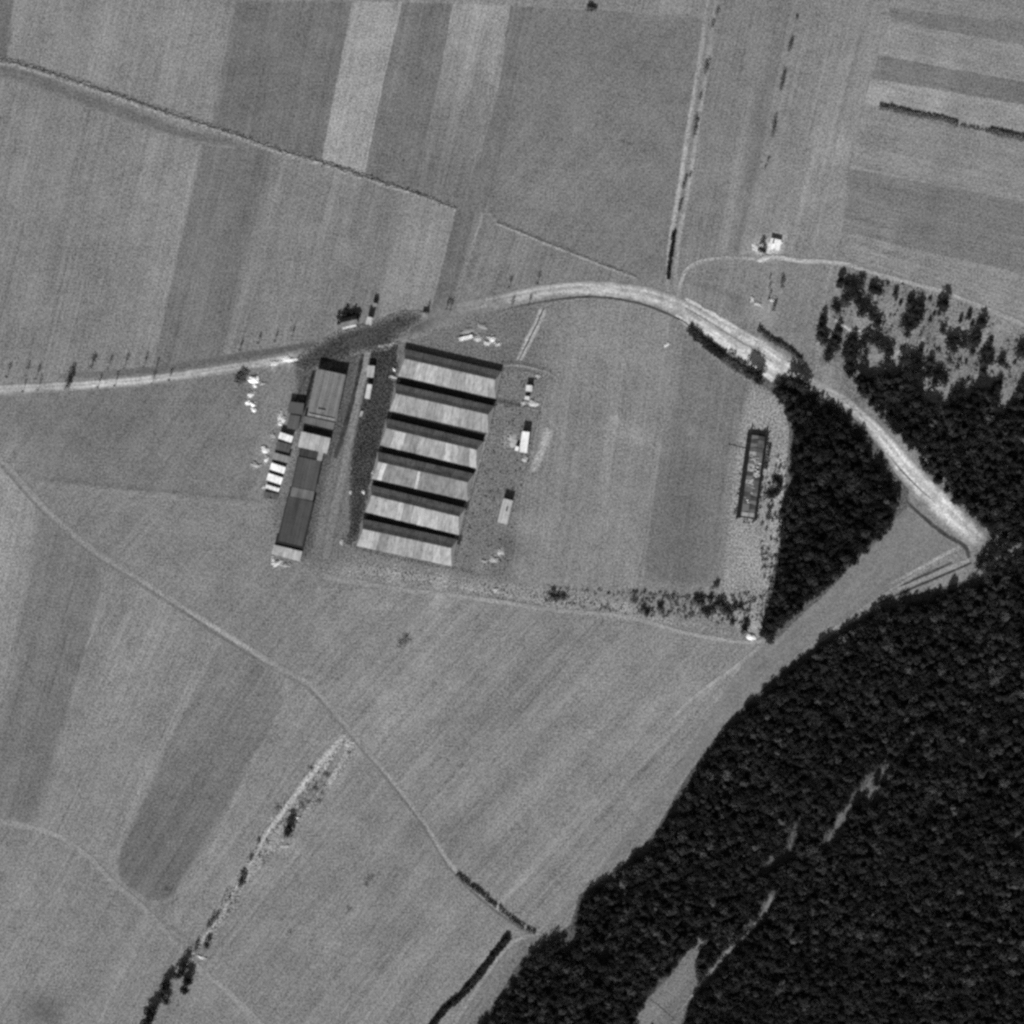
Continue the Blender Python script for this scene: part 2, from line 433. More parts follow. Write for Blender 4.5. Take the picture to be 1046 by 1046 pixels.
field([(378, 356), (410, 346), (408, 363), (403, 395), (398, 424), (390, 452), (383, 481), (374, 516), (366, 552), (354, 554), (357, 516), (357, 481), (364, 424)], 62, None, grain=1.5, mottle=2.0, jit=3.5, name='cinder_yard', soft=(92, 4), cell=2.0)
for q in ((407, 384), (398, 419), (388, 454), (380, 488), (373, 523)):   # gaps between the sheds, ground coloured darker to deepen the sheds' shadow
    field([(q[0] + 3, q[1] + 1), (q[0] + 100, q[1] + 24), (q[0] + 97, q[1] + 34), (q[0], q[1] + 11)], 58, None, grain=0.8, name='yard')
# east of the works
field([(552, 304), (600, 300), (660, 310), (705, 332), (740, 372), (770, 390), (748, 470), (734, 600), (740, 612), (690, 604), (600, 598), (524, 592), (533, 500), (562, 381)], 136, 8, streak=0.35)
field([(697, 345), (705, 340), (740, 372), (770, 392), (748, 470), (735, 600), (655, 596), (662, 520), (680, 440)], 124, 8, streak=0.35, jit=2, soft=(135, 7))
field([(740, 370), (770, 390), (800, 408), (812, 440), (806, 520), (796, 560), (800, 610), (785, 655), (770, 652), (700, 625), (735, 600), (748, 470), (764, 392)], 148, None, grain=0.8, mottle=0.5, soft=(132, 7))
field([(700, 332), (740, 342), (800, 380), (840, 398), (880, 425), (930, 490), (925, 530), (785, 662), (780, 620), (796, 560), (806, 440), (800, 408), (740, 372)], 100, None, grain=0.9, mottle=0.6, name='forest_floor')
# south: between the tracks
field([(322, 600), (400, 602), (500, 614), (600, 632), (690, 642), (772, 656), (700, 770), (600, 905), (548, 955), (490, 915), (430, 840), (345, 735), (318, 698)], 138, 42, streak=0.42)
field([(785, 660), (850, 600), (925, 520), (985, 556), (960, 575), (895, 612), (850, 645), (780, 700), (700, 790), (640, 870), (600, 905), (700, 770), (772, 656)], 130, 48, streak=0.2, grain=0.4)
field([(-40, 470), (0, 470), (38, 516), (26, 600), (4, 720), (-40, 860)], 140, 12)
field([(36, 514), (90, 560), (110, 586), (84, 680), (50, 800), (40, 845), (-40, 838), (-40, 850), (4, 720), (26, 600)], 124, 16, soft=(134, 9))
field([(108, 582), (150, 602), (228, 655), (170, 760), (118, 885), (80, 868), (40, 848), (50, 800), (84, 680)], 137, 25)
field([(226, 652), (262, 672), (285, 688), (293, 710), (255, 790), (200, 880), (178, 918), (150, 922), (120, 898), (118, 880), (170, 760)], 119, 32, soft=(134, 4), jit=1.5, grad=(260, 670, 128, 150, 900, 114))
field([(288, 686), (318, 698), (346, 736), (354, 752), (300, 815), (250, 890), (205, 965), (160, 935), (178, 918), (200, 880), (255, 790), (293, 710)], 138, 35)
field([(354, 752), (372, 768), (430, 842), (462, 890), (520, 955), (440, 1060), (210, 1060), (205, 965), (250, 890), (300, 815)], 135, 38, streak=0.45)
field([(-40, 845), (40, 850), (80, 868), (118, 900), (160, 938), (205, 968), (165, 1020), (150, 1090), (-40, 1090)], 135, 30)
field([(522, 958), (548, 955), (575, 950), (530, 1000), (500, 1060), (455, 1060), (490, 1005)], 124, 35)
MAIN = [(1090, 588), (1046, 592), (1000, 590), (960, 600), (905, 614), (888, 626), (850, 648), (800, 684), (742, 738), (702, 792), (668, 852), (632, 888), (592, 914), (582, 946), (556, 962), (534, 978), (482, 1060), (482, 1100), (1090, 1100)]
field(MAIN, 88, None, grain=0.9, mottle=0.6, name='forest_floor', cell=6)
field([(712, 958), (718, 962), (708, 985), (712, 1006), (700, 1030), (690, 1060), (640, 1060), (662, 1020), (690, 990)], 122, 40, grain=0.6, jit=2)
field([(925, 768), (932, 755), (915, 790), (903, 800), (880, 835), (850, 866), (843, 862), (860, 828), (890, 795)], 112, None, jit=1.5)

# roads, tracks, ditches
DIRT = [(296, 372), (318, 352), (345, 338), (385, 327), (412, 318), (436, 316), (428, 332), (408, 346), (395, 358), (360, 364), (335, 376), (310, 380)]
SOFT = {'ambient': 132, 'cols': [(0, 0), (0.16, 0.35), (0.32, 0.95), (0.5, 0.8), (0.68, 1.0), (0.84, 0.4), (1, 0)]}
ROAD = ground_mat(None, 0.38, 1.0)
RUTS = {'ambient': 128, 'cols': [(0, 0), (0.1, 0.25), (0.2, 0.7), (0.3, 1.05), (0.4, 0.62), (0.5, 0.72), (0.6, 1.08), (0.7, 0.8), (0.8, 0.55), (0.9, 0.2), (1, 0)]}
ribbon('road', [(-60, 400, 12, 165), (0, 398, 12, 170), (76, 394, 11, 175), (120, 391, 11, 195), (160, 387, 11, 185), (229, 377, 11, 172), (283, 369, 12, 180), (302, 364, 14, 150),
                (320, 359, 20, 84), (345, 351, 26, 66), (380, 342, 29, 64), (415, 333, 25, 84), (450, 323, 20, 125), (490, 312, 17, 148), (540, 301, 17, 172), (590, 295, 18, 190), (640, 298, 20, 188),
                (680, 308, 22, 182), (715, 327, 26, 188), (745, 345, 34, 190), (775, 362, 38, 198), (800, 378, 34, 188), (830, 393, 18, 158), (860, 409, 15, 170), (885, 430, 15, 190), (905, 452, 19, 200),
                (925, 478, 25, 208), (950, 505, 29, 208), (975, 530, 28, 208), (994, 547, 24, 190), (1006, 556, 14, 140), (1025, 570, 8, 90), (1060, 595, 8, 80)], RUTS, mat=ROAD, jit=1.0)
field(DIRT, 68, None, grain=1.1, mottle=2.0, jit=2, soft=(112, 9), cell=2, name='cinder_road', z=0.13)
ribbon('track', [(690, 322, 5, 205), (715, 338, 9, 208), (745, 354, 9, 210), (770, 372, 9, 205), (790, 388, 8, 195)], dict(SOFT, ambient=182), mat=ROAD, jit=2.2)
ribbon('track', [(700, 305, 4, 190), (730, 322, 5, 205), (755, 337, 5, 208), (780, 352, 5, 195), (800, 366, 4, 180)], dict(SOFT, ambient=150), mat=ROAD, jit=1.8)
ribbon('ditch', [(700, 314, 2, 130), (720, 326, 3, 140), (745, 342, 3, 128), (770, 357, 3, 140), (790, 370, 2, 150)], dict(SOFT, ambient=175), jit=1.6)
ribbon('ditch', [(905, 462, 2, 150), (922, 482, 3, 110), (940, 500, 3, 125), (955, 513, 2, 160)], dict(SOFT, ambient=190))
ribbon('ditch', [(505, 320, 2, 110), (540, 311, 3, 92), (600, 303, 4, 74), (650, 309, 4, 72), (690, 324, 4, 76), (706, 334, 3, 80)], {'ambient': 125, 'cols': [(0, 0), (0.3, 1), (0.7, 1), (1, 0)]}, )
ribbon('verge', [(60, 385, 6, 122), (150, 379, 9, 108), (230, 367, 10, 104), (330, 350, 8, 90), (345, 343, 6, 90)], {'ambient': 126, 'cols': [(0, 0), (0.3, 0.8), (0.7, 1), (1, 0)]})
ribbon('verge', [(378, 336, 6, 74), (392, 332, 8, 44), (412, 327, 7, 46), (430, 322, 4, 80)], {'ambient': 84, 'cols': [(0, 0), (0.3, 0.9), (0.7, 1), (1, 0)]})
ribbon('verge', [(925, 512, 4, 80), (945, 530, 5, 66), (965, 546, 6, 62), (985, 558, 6, 60), (990, 570, 5, 80)], {'ambient': 120, 'cols': [(0, 0), (0.3, 0.9), (0.7, 1), (1, 0)]})
LANE = {'ambient': 134, 'cols': [(0, 0), (0.14, 0.9), (0.28, 0.7), (0.44, -0.15), (0.58, -0.1), (0.74, 0.5), (0.88, 0.6), (1, 0)]}
ribbon('farm_lane', [(732, -40, 13, 150), (727, 0, 13, 150), (719, 60, 14, 162), (708, 130, 15, 172), (698, 195, 15, 178), (689, 245, 14, 172), (685, 298, 13, 150)][::-1], LANE)
ribbon('track', [(693, 304, 5, 150), (695, 290, 5, 168), (702, 275, 5, 166), (718, 266, 5, 160), (745, 263, 4, 155), (772, 264, 5, 170), (790, 262, 6, 185), (815, 266, 6, 182), (860, 269, 6, 172), (900, 281, 6, 166), (960, 297, 6, 164), (1000, 312, 6, 160), (1060, 337, 6, 160)], SOFT)
ribbon('track', [(-40, 432, 10, 140), (0, 470, 11, 148), (40, 515, 11, 148), (90, 560, 12, 146), (150, 598, 11, 150), (200, 630, 11, 158), (250, 662, 12, 162), (290, 686, 12, 142), (318, 702, 13, 150), (345, 733, 10, 150), (370, 763, 10, 148), (400, 798, 9, 154), (432, 840, 9, 155), (460, 884, 9, 158), (490, 914, 10, 172), (530, 944, 10, 168), (552, 956, 7, 150)],
       {'ambient': 132, 'cols': [(0, 0), (0.15, 0.5), (0.3, 0.8), (0.5, 1.0), (0.68, -0.5), (0.82, -0.8), (1, 0)][::-1]})
ribbon('track', [(-40, 832, 6, 142), (0, 838, 7, 146), (50, 850, 7, 152), (85, 870, 7, 150), (115, 900, 6, 148), (150, 930, 6, 146), (200, 985, 6, 150), (235, 1015, 8, 152), (290, 1070, 8, 150)], SOFT)
ribbon('track', [(330, 588, 7, 146), (400, 600, 6, 150), (500, 613, 6, 158), (560, 622, 5, 150), (640, 630, 5, 155), (700, 646, 5, 160), (760, 656, 5, 158), (790, 652, 5, 150)], SOFT)
ribbon('lane', [(376, 352, 11, 150), (371, 380, 12, 148), (365, 410, 11, 142), (357, 450, 11, 138), (349, 490, 13, 134), (340, 530, 14, 130), (333, 570, 12, 130)], dict(SOFT, ambient=104))
ribbon('ditch', [(372, 356, 6, 52), (366, 385, 6, 50), (359, 415, 7, 52), (351, 442, 7, 54), (342, 468, 5, 72)], {'ambient': 92, 'cols': [(0, 0), (0.25, 0.8), (0.75, 0.9), (1, 0)]}, jit=2.0)
ribbon('ditch', [(322, 374, 4, 46), (318, 390, 5, 44), (312, 412, 5, 46), (306, 430, 4, 60)], {'ambient': 90, 'cols': [(0, 0), (0.25, 1), (0.75, 1), (1, 0)]})  # narrow dark strip along the left wall of the hall
ribbon('ditch', [(312, 385, 3, 70), (306, 400, 3, 66), (300, 414, 3, 70)], {'ambient': 100, 'cols': [(0, 0), (0.3, 1), (0.7, 1), (1, 0)]})
ribbon('drain', [(555, 316, 9, 172), (548, 332, 9, 176), (539, 350, 9, 178), (529, 370, 7, 160)], {'ambient': 130, 'cols': [(0, 0), (0.18, 0.7), (0.38, 1.0), (0.46, -1.2), (0.56, -1.2), (0.64, 1.0), (0.85, 0.7), (1, 0)]}, jit=0.3)
ribbon('track', [(892, 612, 5, 142), (920, 600, 5, 150), (950, 588, 6, 152), (990, 572, 6, 155)], SOFT)
ribbon('ditch', [(895, 617, 2, 80), (925, 604, 3, 62), (960, 589, 3, 60), (992, 575, 3, 60)], {'ambient': 120, 'cols': [(0, 0), (0.3, 1), (0.7, 1), (1, 0)]})
ribbon('ditch', [(912, 602, 2, 80), (930, 594, 4, 62), (955, 583, 4, 60), (972, 575, 2, 80)], {'ambient': 128, 'cols': [(0, 0), (0.3, 1), (0.7, 1), (1, 0)]})
ribbon('track', [(905, 598, 3, 140), (935, 583, 5, 160), (962, 568, 6, 165), (980, 558, 4, 150)], SOFT)
ribbon('track', [(692, 1036, 4, 130), (711, 1011, 5, 140), (744, 971, 5, 135), (774, 942, 6, 140), (789, 914, 5, 125)], dict(SOFT, ambient=90))
ribbon('track', [(455, 1060, 5, 142), (478, 1024, 5, 150), (502, 988, 5, 152), (524, 962, 6, 150), (548, 954, 4, 145)], SOFT)
ribbon('ditch', [(664, 1020, 1.4, 70), (676, 1030, 1.4, 66), (690, 1042, 1.4, 60)], {'ambient': 118, 'cols': [(0, 0), (0.3, 1), (0.7, 1), (1, 0)]})
ribbon('drain', [(744, 453.5, 1.6, 60), (752, 455.5, 1.8, 50), (762, 458, 1.8, 50)], {'ambient': 138, 'cols': [(0, 0), (0.3, 1), (0.7, 1), (1, 0)]})
ribbon('track', [(846, 322, 3, 150), (858, 330, 4, 182), (872, 338, 5, 188), (886, 338, 4, 178), (898, 344, 3, 150)], dict(SOFT, ambient=138), jit=1.2)
ribbon('track', [(905, 352, 4, 150), (918, 360, 6, 178), (932, 356, 5, 172), (945, 345, 3, 150)], dict(SOFT, ambient=138), jit=1.2)
ribbon('track', [(944, 404, 4, 140), (958, 412, 7, 172), (974, 416, 5, 168)], dict(SOFT, ambient=138), jit=1.2)
WORN = {'ambient': 124, 'cols': [(0, 0), (0.3, 0.9), (0.7, 1), (1, 0)]}
ribbon('path', [(514, 374, 3, 140), (530, 373, 3, 148), (548, 377, 3, 148), (561, 382, 3, 142), (557, 402, 3, 145), (552, 419, 3, 140), (532, 414, 3, 138)], WORN, jit=1.2)
ribbon('path', [(506, 410, 3, 140), (498, 442, 3, 145), (487, 480, 3, 142), (476, 514, 3, 145), (466, 548, 3, 140), (462, 582, 3, 138)], WORN, jit=1.2)
ribbon('track', [(776, 660, 5, 148), (750, 682, 6, 164), (722, 702, 6, 164), (698, 722, 6, 158), (672, 750, 5, 148), (645, 785, 5, 142)], dict(SOFT, ambient=130), jit=1.2)
ribbon('track', [(985, 562, 3, 132), (950, 578, 4, 146), (905, 606, 4, 148), (860, 636, 4, 148), (810, 672, 4, 142)], dict(SOFT, ambient=124), jit=1.0)
field([(355, 748), (366, 760), (345, 795), (318, 825), (290, 862), (262, 890), (240, 925), (212, 968), (200, 962), (225, 920), (248, 885), (270, 845), (295, 812), (325, 775)], 148, None, grain=0.9, mottle=1.6, jit=2.5, soft=(135, 6), cell=2, name='brook_strip', z=0.10)
# pale bank of the brook at lower left, and the stepped field bank at upper left
BROOK = {'ambient': 138, 'cols': [(0, 0), (0.25, 0.7), (0.5, 1), (0.75, 0.8), (1, 0)]}
ribbon('brook_bank', [(352, 750, 6, 165), (335, 770, 9, 178), (320, 788, 9, 184), (305, 808, 8, 186), (290, 828, 7, 184), (272, 852, 6, 180), (262, 872, 5, 172), (245, 900, 5, 170), (225, 935, 4, 166), (205, 962, 5, 172), (190, 985, 5, 160)], BROOK, hump=[0, .1, .2, .1, 0], rough=0.2, jit=1.2)
ribbon('brook_bed', [(352, 762, 10, 140), (335, 790, 14, 128), (318, 812, 13, 126), (300, 838, 10, 132), (285, 858, 6, 138)], {'ambient': 146, 'cols': [(0, 0), (0.3, 1.2), (0.5, 0.3), (0.7, 1.4), (1, 0)]}, jit=1.5)
BANK = {'ambient': 131, 'cols': [(0, 0), (0.2, 0.3), (0.38, -1.3), (0.5, -0.9), (0.65, 0.35), (0.8, 0.3), (1, 0)][::-1]}
ribbon('field_bank', [(-40, 56, 8, 144), (0, 61, 9, 146), (38, 71, 9, 146), (103, 92, 9, 146), (176, 117, 9, 148), (229, 134, 8, 148), (291, 155, 8, 148), (329, 166, 8, 150), (383, 184, 8, 150), (429, 199, 6, 150), (466, 213, 5, 148)], BANK, jit=1.3, hump=[0, .05, .15, .3, .3, .15, 0][::-1], rough=0.8)
ribbon('verge', [(-40, 70, 14, 122), (20, 78, 16, 116), (90, 103, 16, 114), (160, 128, 14, 114), (205, 142, 10, 118), (240, 150, 5, 126)], {'ambient': 132, 'cols': [(0, 0), (0.3, 0.9), (0.7, 1), (1, 0)]}, jit=1.5)
ribbon('field_bank', [(507, 227, 5, 158), (530, 236, 5, 156), (556, 247, 5, 152), (580, 256, 5, 152), (610, 268, 5, 150), (650, 283, 4, 146)], BANK, jit=1.0, hump=[0, .05, .1, .2, .2, .1, 0][::-1], rough=0.3)
ribbon('earth_bank', [(559, 436, 8, 150), (560, 442, 12, 172), (555, 455, 10, 168), (551, 466, 10, 172), (547, 476, 9, 168), (545, 482, 5, 150)], {'ambient': 135, 'cols': [(0, 0), (0.25, 0.7), (0.5, 1), (0.75, 0.8), (1, 0)]}, jit=1.2, hump=[0, .1, .2, .1, 0], rough=0.15)

# ------------------------------------------------------------------ foliage
def tri_cloud(centers, normals, size, rng, per):
    """per triangles round each centre, loosely facing the normal"""
    n = len(centers) * per
    c = np.repeat(centers, per, 0) + rng.normal(0, size * 0.55, (n, 3))
    nn = np.repeat(normals, per, 0) + rng.normal(0, 0.6, (n, 3))
    nn /= np.linalg.norm(nn, axis=1)[:, None]
    a = rng.normal(0, 1, (n, 3)); a -= (a * nn).sum(1)[:, None] * nn; a /= np.linalg.norm(a, axis=1)[:, None]
    b = np.cross(nn, a)
    s = size * rng.uniform(0.6, 1.3, (n, 1))
    v = np.stack([c + a * s, c - a * s * 0.5 + b * s * 0.87, c - a * s * 0.5 - b * s * 0.87], 1).reshape(-1, 3)
    return v, np.arange(n * 3).reshape(-1, 3)

def crown_arrays(kind, seed):
    """a crown for a tree 10 m tall with a crown radius of about 2.6 m"""
    r = np.random.default_rng(seed)
    if kind == 'conifer':
        n = 64
        t = r.uniform(0.12, 1.0, n) ** 0.9
        rad = 2.8 * (1 - t) ** 0.5 * r.uniform(0.7, 1.1, n) + 0.1
        a = r.uniform(0, 2 * np.pi, n)
        c = np.stack([rad * np.cos(a), rad * np.sin(a), 1.0 + 8.6 * t], 1)
        nn = np.stack([np.cos(a) * 0.8, np.sin(a) * 0.8, np.full(n, 0.7)], 1)
        v, f = tri_cloud(c, nn, 0.62, r, 4)
        k = 8; ang = np.arange(k) * 2 * np.pi / k
        core = np.vstack([np.stack([1.7 * np.cos(ang), 1.7 * np.sin(ang), np.full(k, 2.2)], 1), [[0, 0, 8.4]]])
        cf = np.array([(i, (i + 1) % k, k) for i in range(k)])
    elif kind == 'broad':
        lobes = [(0, 0, 6.6, 2.0)] + [(1.5 * math.cos(q), 1.5 * math.sin(q), r.uniform(3.4, 7.0), r.uniform(1.1, 1.7)) for q in np.arange(6) * 1.05 + r.uniform(0, 1)]
        cs, ns = [], []
        for lx, ly, lz, lr in lobes:
            d = r.normal(0, 1, (12, 3)); d[:, 2] = np.abs(d[:, 2]) * 0.9 - 0.2; d /= np.linalg.norm(d, axis=1)[:, None]
            cs.append(np.array([lx, ly, lz]) + d * lr); ns.append(d)
        v, f = tri_cloud(np.vstack(cs), np.vstack(ns), 0.5, r, 4)
        d = r.normal(0, 1, (26, 3)); d /= np.linalg.norm(d, axis=1)[:, None]      # stray twigs beyond the lobes
        v2, f2 = tri_cloud(d * np.array([3.3, 3.3, 2.8]) + np.array([0, 0, 5.4]), d, 0.34, r, 2)
        v, f = np.vstack([v, v2]), np.vstack([f, f2 + len(v)])
        k = 7; ang = np.arange(k) * 2 * np.pi / k
        core = np.vstack([np.stack([1.7 * np.cos(ang), 1.7 * np.sin(ang), np.full(k, 5.2)], 1), [[0, 0, 7.9]], [[0, 0, 3.6]]])
        cf = np.array([(i, (i + 1) % k, k) for i in range(k)] + [((i + 1) % k, i, k + 1) for i in range(k)])
    elif kind in ('sparse', 'young'):
        n = 60
        d = r.normal(0, 1, (n, 3)); d /= np.linalg.norm(d, axis=1)[:, None]
        c = d * r.uniform(0.4, 1.0, (n, 1)) * np.array([1.7, 1.7, 3.2] if kind == 'sparse' else [2.5, 2.5, 3.6]) + np.array([0, 0, 6.4 if kind == 'sparse' else 5.2])
        return tri_cloud(c, d, 0.3 if kind == 'sparse' else 0.42, r, 3)
    elif kind == 'tuft':                       # thin low growth the ground shows through
        n = 40
        d = r.normal(0, 1, (n, 3)); d[:, 2] = np.abs(d[:, 2]) * 0.6
        return tri_cloud(d * np.array([0.8, 0.8, 0.7]) + np.array([0, 0, 0.3]), d + np.array([0, 0, 1.0]), 0.24, r, 2)
    else:                                      # bush, 2 m tall, 1.5 m radius
        n = 46
        d = r.normal(0, 1, (n, 3)); d[:, 2] = np.abs(d[:, 2]); d /= np.linalg.norm(d, axis=1)[:, None]
        c = d * np.array([1.3, 1.3, 1.5]) * r.uniform(0.7, 1.1, (n, 1)) + np.array([0, 0, 0.4])
        v, f = tri_cloud(c, d, 0.36, r, 4)
        k = 7; ang = np.arange(k) * 2 * np.pi / k
        core = np.vstack([np.stack([1.0 * np.cos(ang), 1.0 * np.sin(ang), np.full(k, 0.1)], 1), [[0, 0, 1.4]]])
        cf = np.array([(i, (i + 1) % k, k) for i in range(k)])
    return np.vstack([v, core]), np.vstack([f, cf + len(v)])

def tube(p, r, k=6):
    V, F = [], []
    for i, (q, rr) in enumerate(zip(p, r)):
        for j in range(k):
            a = 2 * math.pi * j / k
            V.append((q[0] + rr * math.cos(a), q[1] + rr * math.sin(a), q[2]))
        if i:
            for j in range(k):
                b = (i - 1) * k
                F.append((b + j, b + (j + 1) % k, b + k + (j + 1) % k, b + k + j))
    return V, F
def trunk_arrays(seed, h=8.0):
    r = random.Random(seed)
    parts = [tube([(0, 0, -0.2), (r.uniform(-.1, .1), r.uniform(-.1, .1), h * 0.5), (0, 0, h)], [0.24, 0.17, 0.05])]
    for i in range(5):
        a = r.uniform(0, 6.28); z = h * r.uniform(0.3, 0.7); L = r.uniform(1.0, 2.0)
        parts.append(tube([(0, 0, z), (L * math.cos(a), L * math.sin(a), z + L * 0.7)], [0.08, 0.02], 4))
    return join(parts)

def set_leaf(me, v):
    at = me.attributes.new('leaf', 'FLOAT', 'POINT')
    at.data.foreach_set('value', np.broadcast_to(np.asarray(v, np.float32), (len(me.vertices),)).copy())
def leaf_tone(r):  # random leaf tone; paler trees paint sunlit crown tops into the canopy
    return min(3.2, max(0.35, 0.68 * math.exp(r.gauss(0, 0.6))))
def crown_me(kind, seed, mat):
    v, f = crown_arrays(kind, seed)
    me = bpy.data.meshes.new('crown_' + kind)
    me.from_pydata(v.tolist(), [], f.tolist()); me.update()
    me.materials.append(mat)
    set_leaf(me, 0.7 + 0.6 * ((seed * 37) % 10) / 10)
    return me
CROWNS = {k: [crown_me(k, 100 + i, m) for i in range(n)] for k, n, m in (('conifer', 6, LEAF_DARK), ('broad', 6, LEAF_DARK), ('sparse', 4, LEAF_PALE), ('young', 4, LEAF_PALE), ('tuft', 5, LEAF_PALE), ('bush', 5, LEAF_MID))}
TRUNKS = []
for i in range(4):
    v, f = trunk_arrays(i); me = mesh('trunk', v, f); me.materials.append(BARK); TRUNKS.append(me)
STEMS = []
for i in range(3):
    r = random.Random(50 + i)
    v, f = join([tube([(0, 0, -0.1), (r.uniform(-.5, .5), r.uniform(-.5, .5), 1.1)], [0.06, 0.02], 4) for _ in range(4)])
    me = mesh('stem', v, f); me.materials.append(BARK); STEMS.append(me)

def tree(x, y, label, group, kind='conifer', h=10.0, rad=2.6, name=None, cat='tree'):
    name = name or {'conifer': 'conifer_tree', 'broad': 'broadleaf_tree', 'sparse': 'roadside_tree', 'young': 'hedge_tree', 'bush': 'bush', 'tuft': 'bush'}[kind]
    o = empty(name, W(x, y), random.uniform(0, 6.28))
    if kind in ('bush', 'tuft'):
        c = link('foliage', random.choice(CROWNS[kind])); t = link('stems', random.choice(STEMS))
        s = (rad / 1.5, rad / 1.5 * random.uniform(.85, 1.15), h / 2.0); cat = 'bush'
    else:
        c = link('crown', random.choice(CROWNS[kind])); t = link('trunk', random.choice(TRUNKS))
        s = (rad / 2.6, rad / 2.6 * random.uniform(.9, 1.1), h / 10.0)
    o.scale = s
    c.parent = o; t.parent = o
    return tag(o, label, cat, group)

ORD = ['first', 'second', 'third', 'fourth', 'fifth', 'sixth', 'seventh', 'eighth', 'ninth', 'tenth', 'eleventh', 'twelfth', 'thirteenth', 'fourteenth', 'fifteenth', 'sixteenth',
       'seventeenth', 'eighteenth', 'nineteenth', 'twentieth', 'twenty-first', 'twenty-second', 'twenty-third', 'twenty-fourth', 'twenty-fifth', 'twenty-sixth', 'twenty-seventh', 'twenty-eighth', 'twenty-ninth', 'thirtieth',
       'thirty-first', 'thirty-second', 'thirty-third', 'thirty-fourth', 'thirty-fifth', 'thirty-sixth', 'thirty-seventh', 'thirty-eighth', 'thirty-ninth', 'fortieth', 'forty-first', 'forty-second', 'forty-third', 'forty-fourth', 'forty-fifth', 'forty-sixth', 'forty-seventh', 'forty-eighth']

def inside(px, py, poly):
    c = False; n = len(poly); j = n - 1
    for i in range(n):
        xi, yi = poly[i]; xj, yj = poly[j]
        if (yi > py) != (yj > py) and px < (xj - xi) * (py - yi) / (yj - yi) + xi: c = not c
        j = i
    return c
def seg_d(x, y, pts):
    best = 1e9
    for (x0, y0), (x1, y1) in zip(pts, pts[1:]):
        vx, vy = x1 - x0, y1 - y0
        s = max(0, min(1, ((x - x0) * vx + (y - y0) * vy) / (vx * vx + vy * vy)))
        best = min(best, math.hypot(x - x0 - s * vx, y - y0 - s * vy))
    return best

def wood(poly, holes, cuts, step, single, label, group, stuff_label, hmin=5.0, hmax=8.5, rmin=1.5, rmax=3.4, broad=0.7, box_=None):
    """fill an outline with trees on a jittered grid; the `single` largest are things, the rest one mass"""
    xs = [p[0] for p in poly]; ys = [p[1] for p in poly]
    spots = []
    y = min(ys); row = 0
    while y < min(max(ys), 1068):
        x = min(xs) + (row % 2) * step * 0.5
        while x < min(max(xs), 1068):
            px, py = x + random.uniform(-.4, .4) * step, y + random.uniform(-.4, .4) * step
            if inside(px, py, poly) and not any(inside(px, py, h) for h in holes) and not any(seg_d(px, py, c) < w for c, w in cuts):
                q = random.random() ** 1.3
                spots.append((px, py, hmin + (hmax - hmin) * q, rmin + (rmax - rmin) * (0.6 * q + 0.4 * random.random())))
            x += step
        y += step * 0.87; row += 1
    view = [s for s in spots if 4 < s[0] < 1042 and 4 < s[1] < 1042]
    view.sort(key=lambda s: -s[3] * s[2])
    pick = set(id(s) for s in view[:single])
    for s in view[:single]:
        lab, grp = label(s[0], s[1]) if callable(label) else (label, group)
        tree(s[0], s[1], lab, grp, 'broad' if random.random() < broad else 'conifer', s[2], s[3])
    base = {k: [crown_arrays(k, 200 + i) for i in range(8)] for k in ('conifer', 'broad')}
    V, F, M, A, n = [], [], [], [], 0
    tv, tf = tube([(0, 0, -0.2), (0, 0, 7.5)], [0.24, 0.06], 5)
    tv = np.array(tv); tf4 = np.array(tf)
    tf = np.vstack([tf4[:, [0, 1, 2]], tf4[:, [0, 2, 3]]])
    for s in spots:
        if id(s) in pick: continue
        v, f = random.choice(base['broad' if random.random() < broad else 'conifer'])
        a = random.uniform(0, 6.28); c_, s_ = math.cos(a), math.sin(a)
        sc = np.array([s[3] / 2.6, s[3] / 2.6, s[2] / 10.0])
        wx, wy, _ = W(s[0], s[1])
        lt = leaf_tone(random)
        R = np.array([[c_, s_, 0], [-s_, c_, 0], [0, 0, 1]])
        for vv, ff, mi in ((v, f, 0), (tv, tf, 1)):
            p = (vv * sc) @ R + np.array([wx, wy, 0])
            V.append(p); F.append(ff + n); M.append(np.full(len(ff), mi)); A.append(np.full(len(vv), lt)); n += len(vv)
    V, F, M = np.vstack(V).astype(np.float32), np.vstack(F).astype(np.int32), np.concatenate(M).astype(np.int32)
    me = bpy.data.meshes.new('forest')
    me.vertices.add(len(V)); me.vertices.foreach_set('co', V.ravel())
    me.loops.add(F.size); me.loops.foreach_set('vertex_index', F.ravel())
    me.polygons.add(len(F)); me.polygons.foreach_set('loop_start', np.arange(0, F.size, 3, dtype=np.int32))
    me.polygons.foreach_set('material_index', M)
    me.update(calc_edges=True)
    set_leaf(me, np.concatenate(A))
    o = link('forest', me, [LEAF_DARK, BARK])
    tag(o, stuff_label, 'forest', kind='stuff')

# main wood, lower right
def big_wood_label(x, y):
    if seg_d(x, y, MAIN[:16]) < 16: return 'dark edge tree of the large lower-right wood, facing the open ground', 'edge trees of the large wood'
    if seg_d(x, y, clearing) < 18: return 'dark tree bordering the grey clearing at the bottom of the large wood', 'clearing trees of the large wood'
    if seg_d(x, y, [(711, 1011), (774, 942), (789, 914), (845, 862), (902, 782), (936, 750)]) < 18: return 'dark tree beside the narrow broken ride through the large wood', 'trees along the ride'
    if x - 523 > (y - 523) * 0.95: return 'dark canopy tree deep in the large wood, right of its narrow ride', 'inner trees right of the ride'
    return 'dark canopy tree deep in the large wood, between field edge and ride', 'inner trees left of the ride'
b4 = Z(540, 800, 4.023)
clearing = [(716, 952), (722, 962), (712, 985), (716, 1006), (704, 1030), (694, 1062), (636, 1062), (658, 1020), (688, 988)]
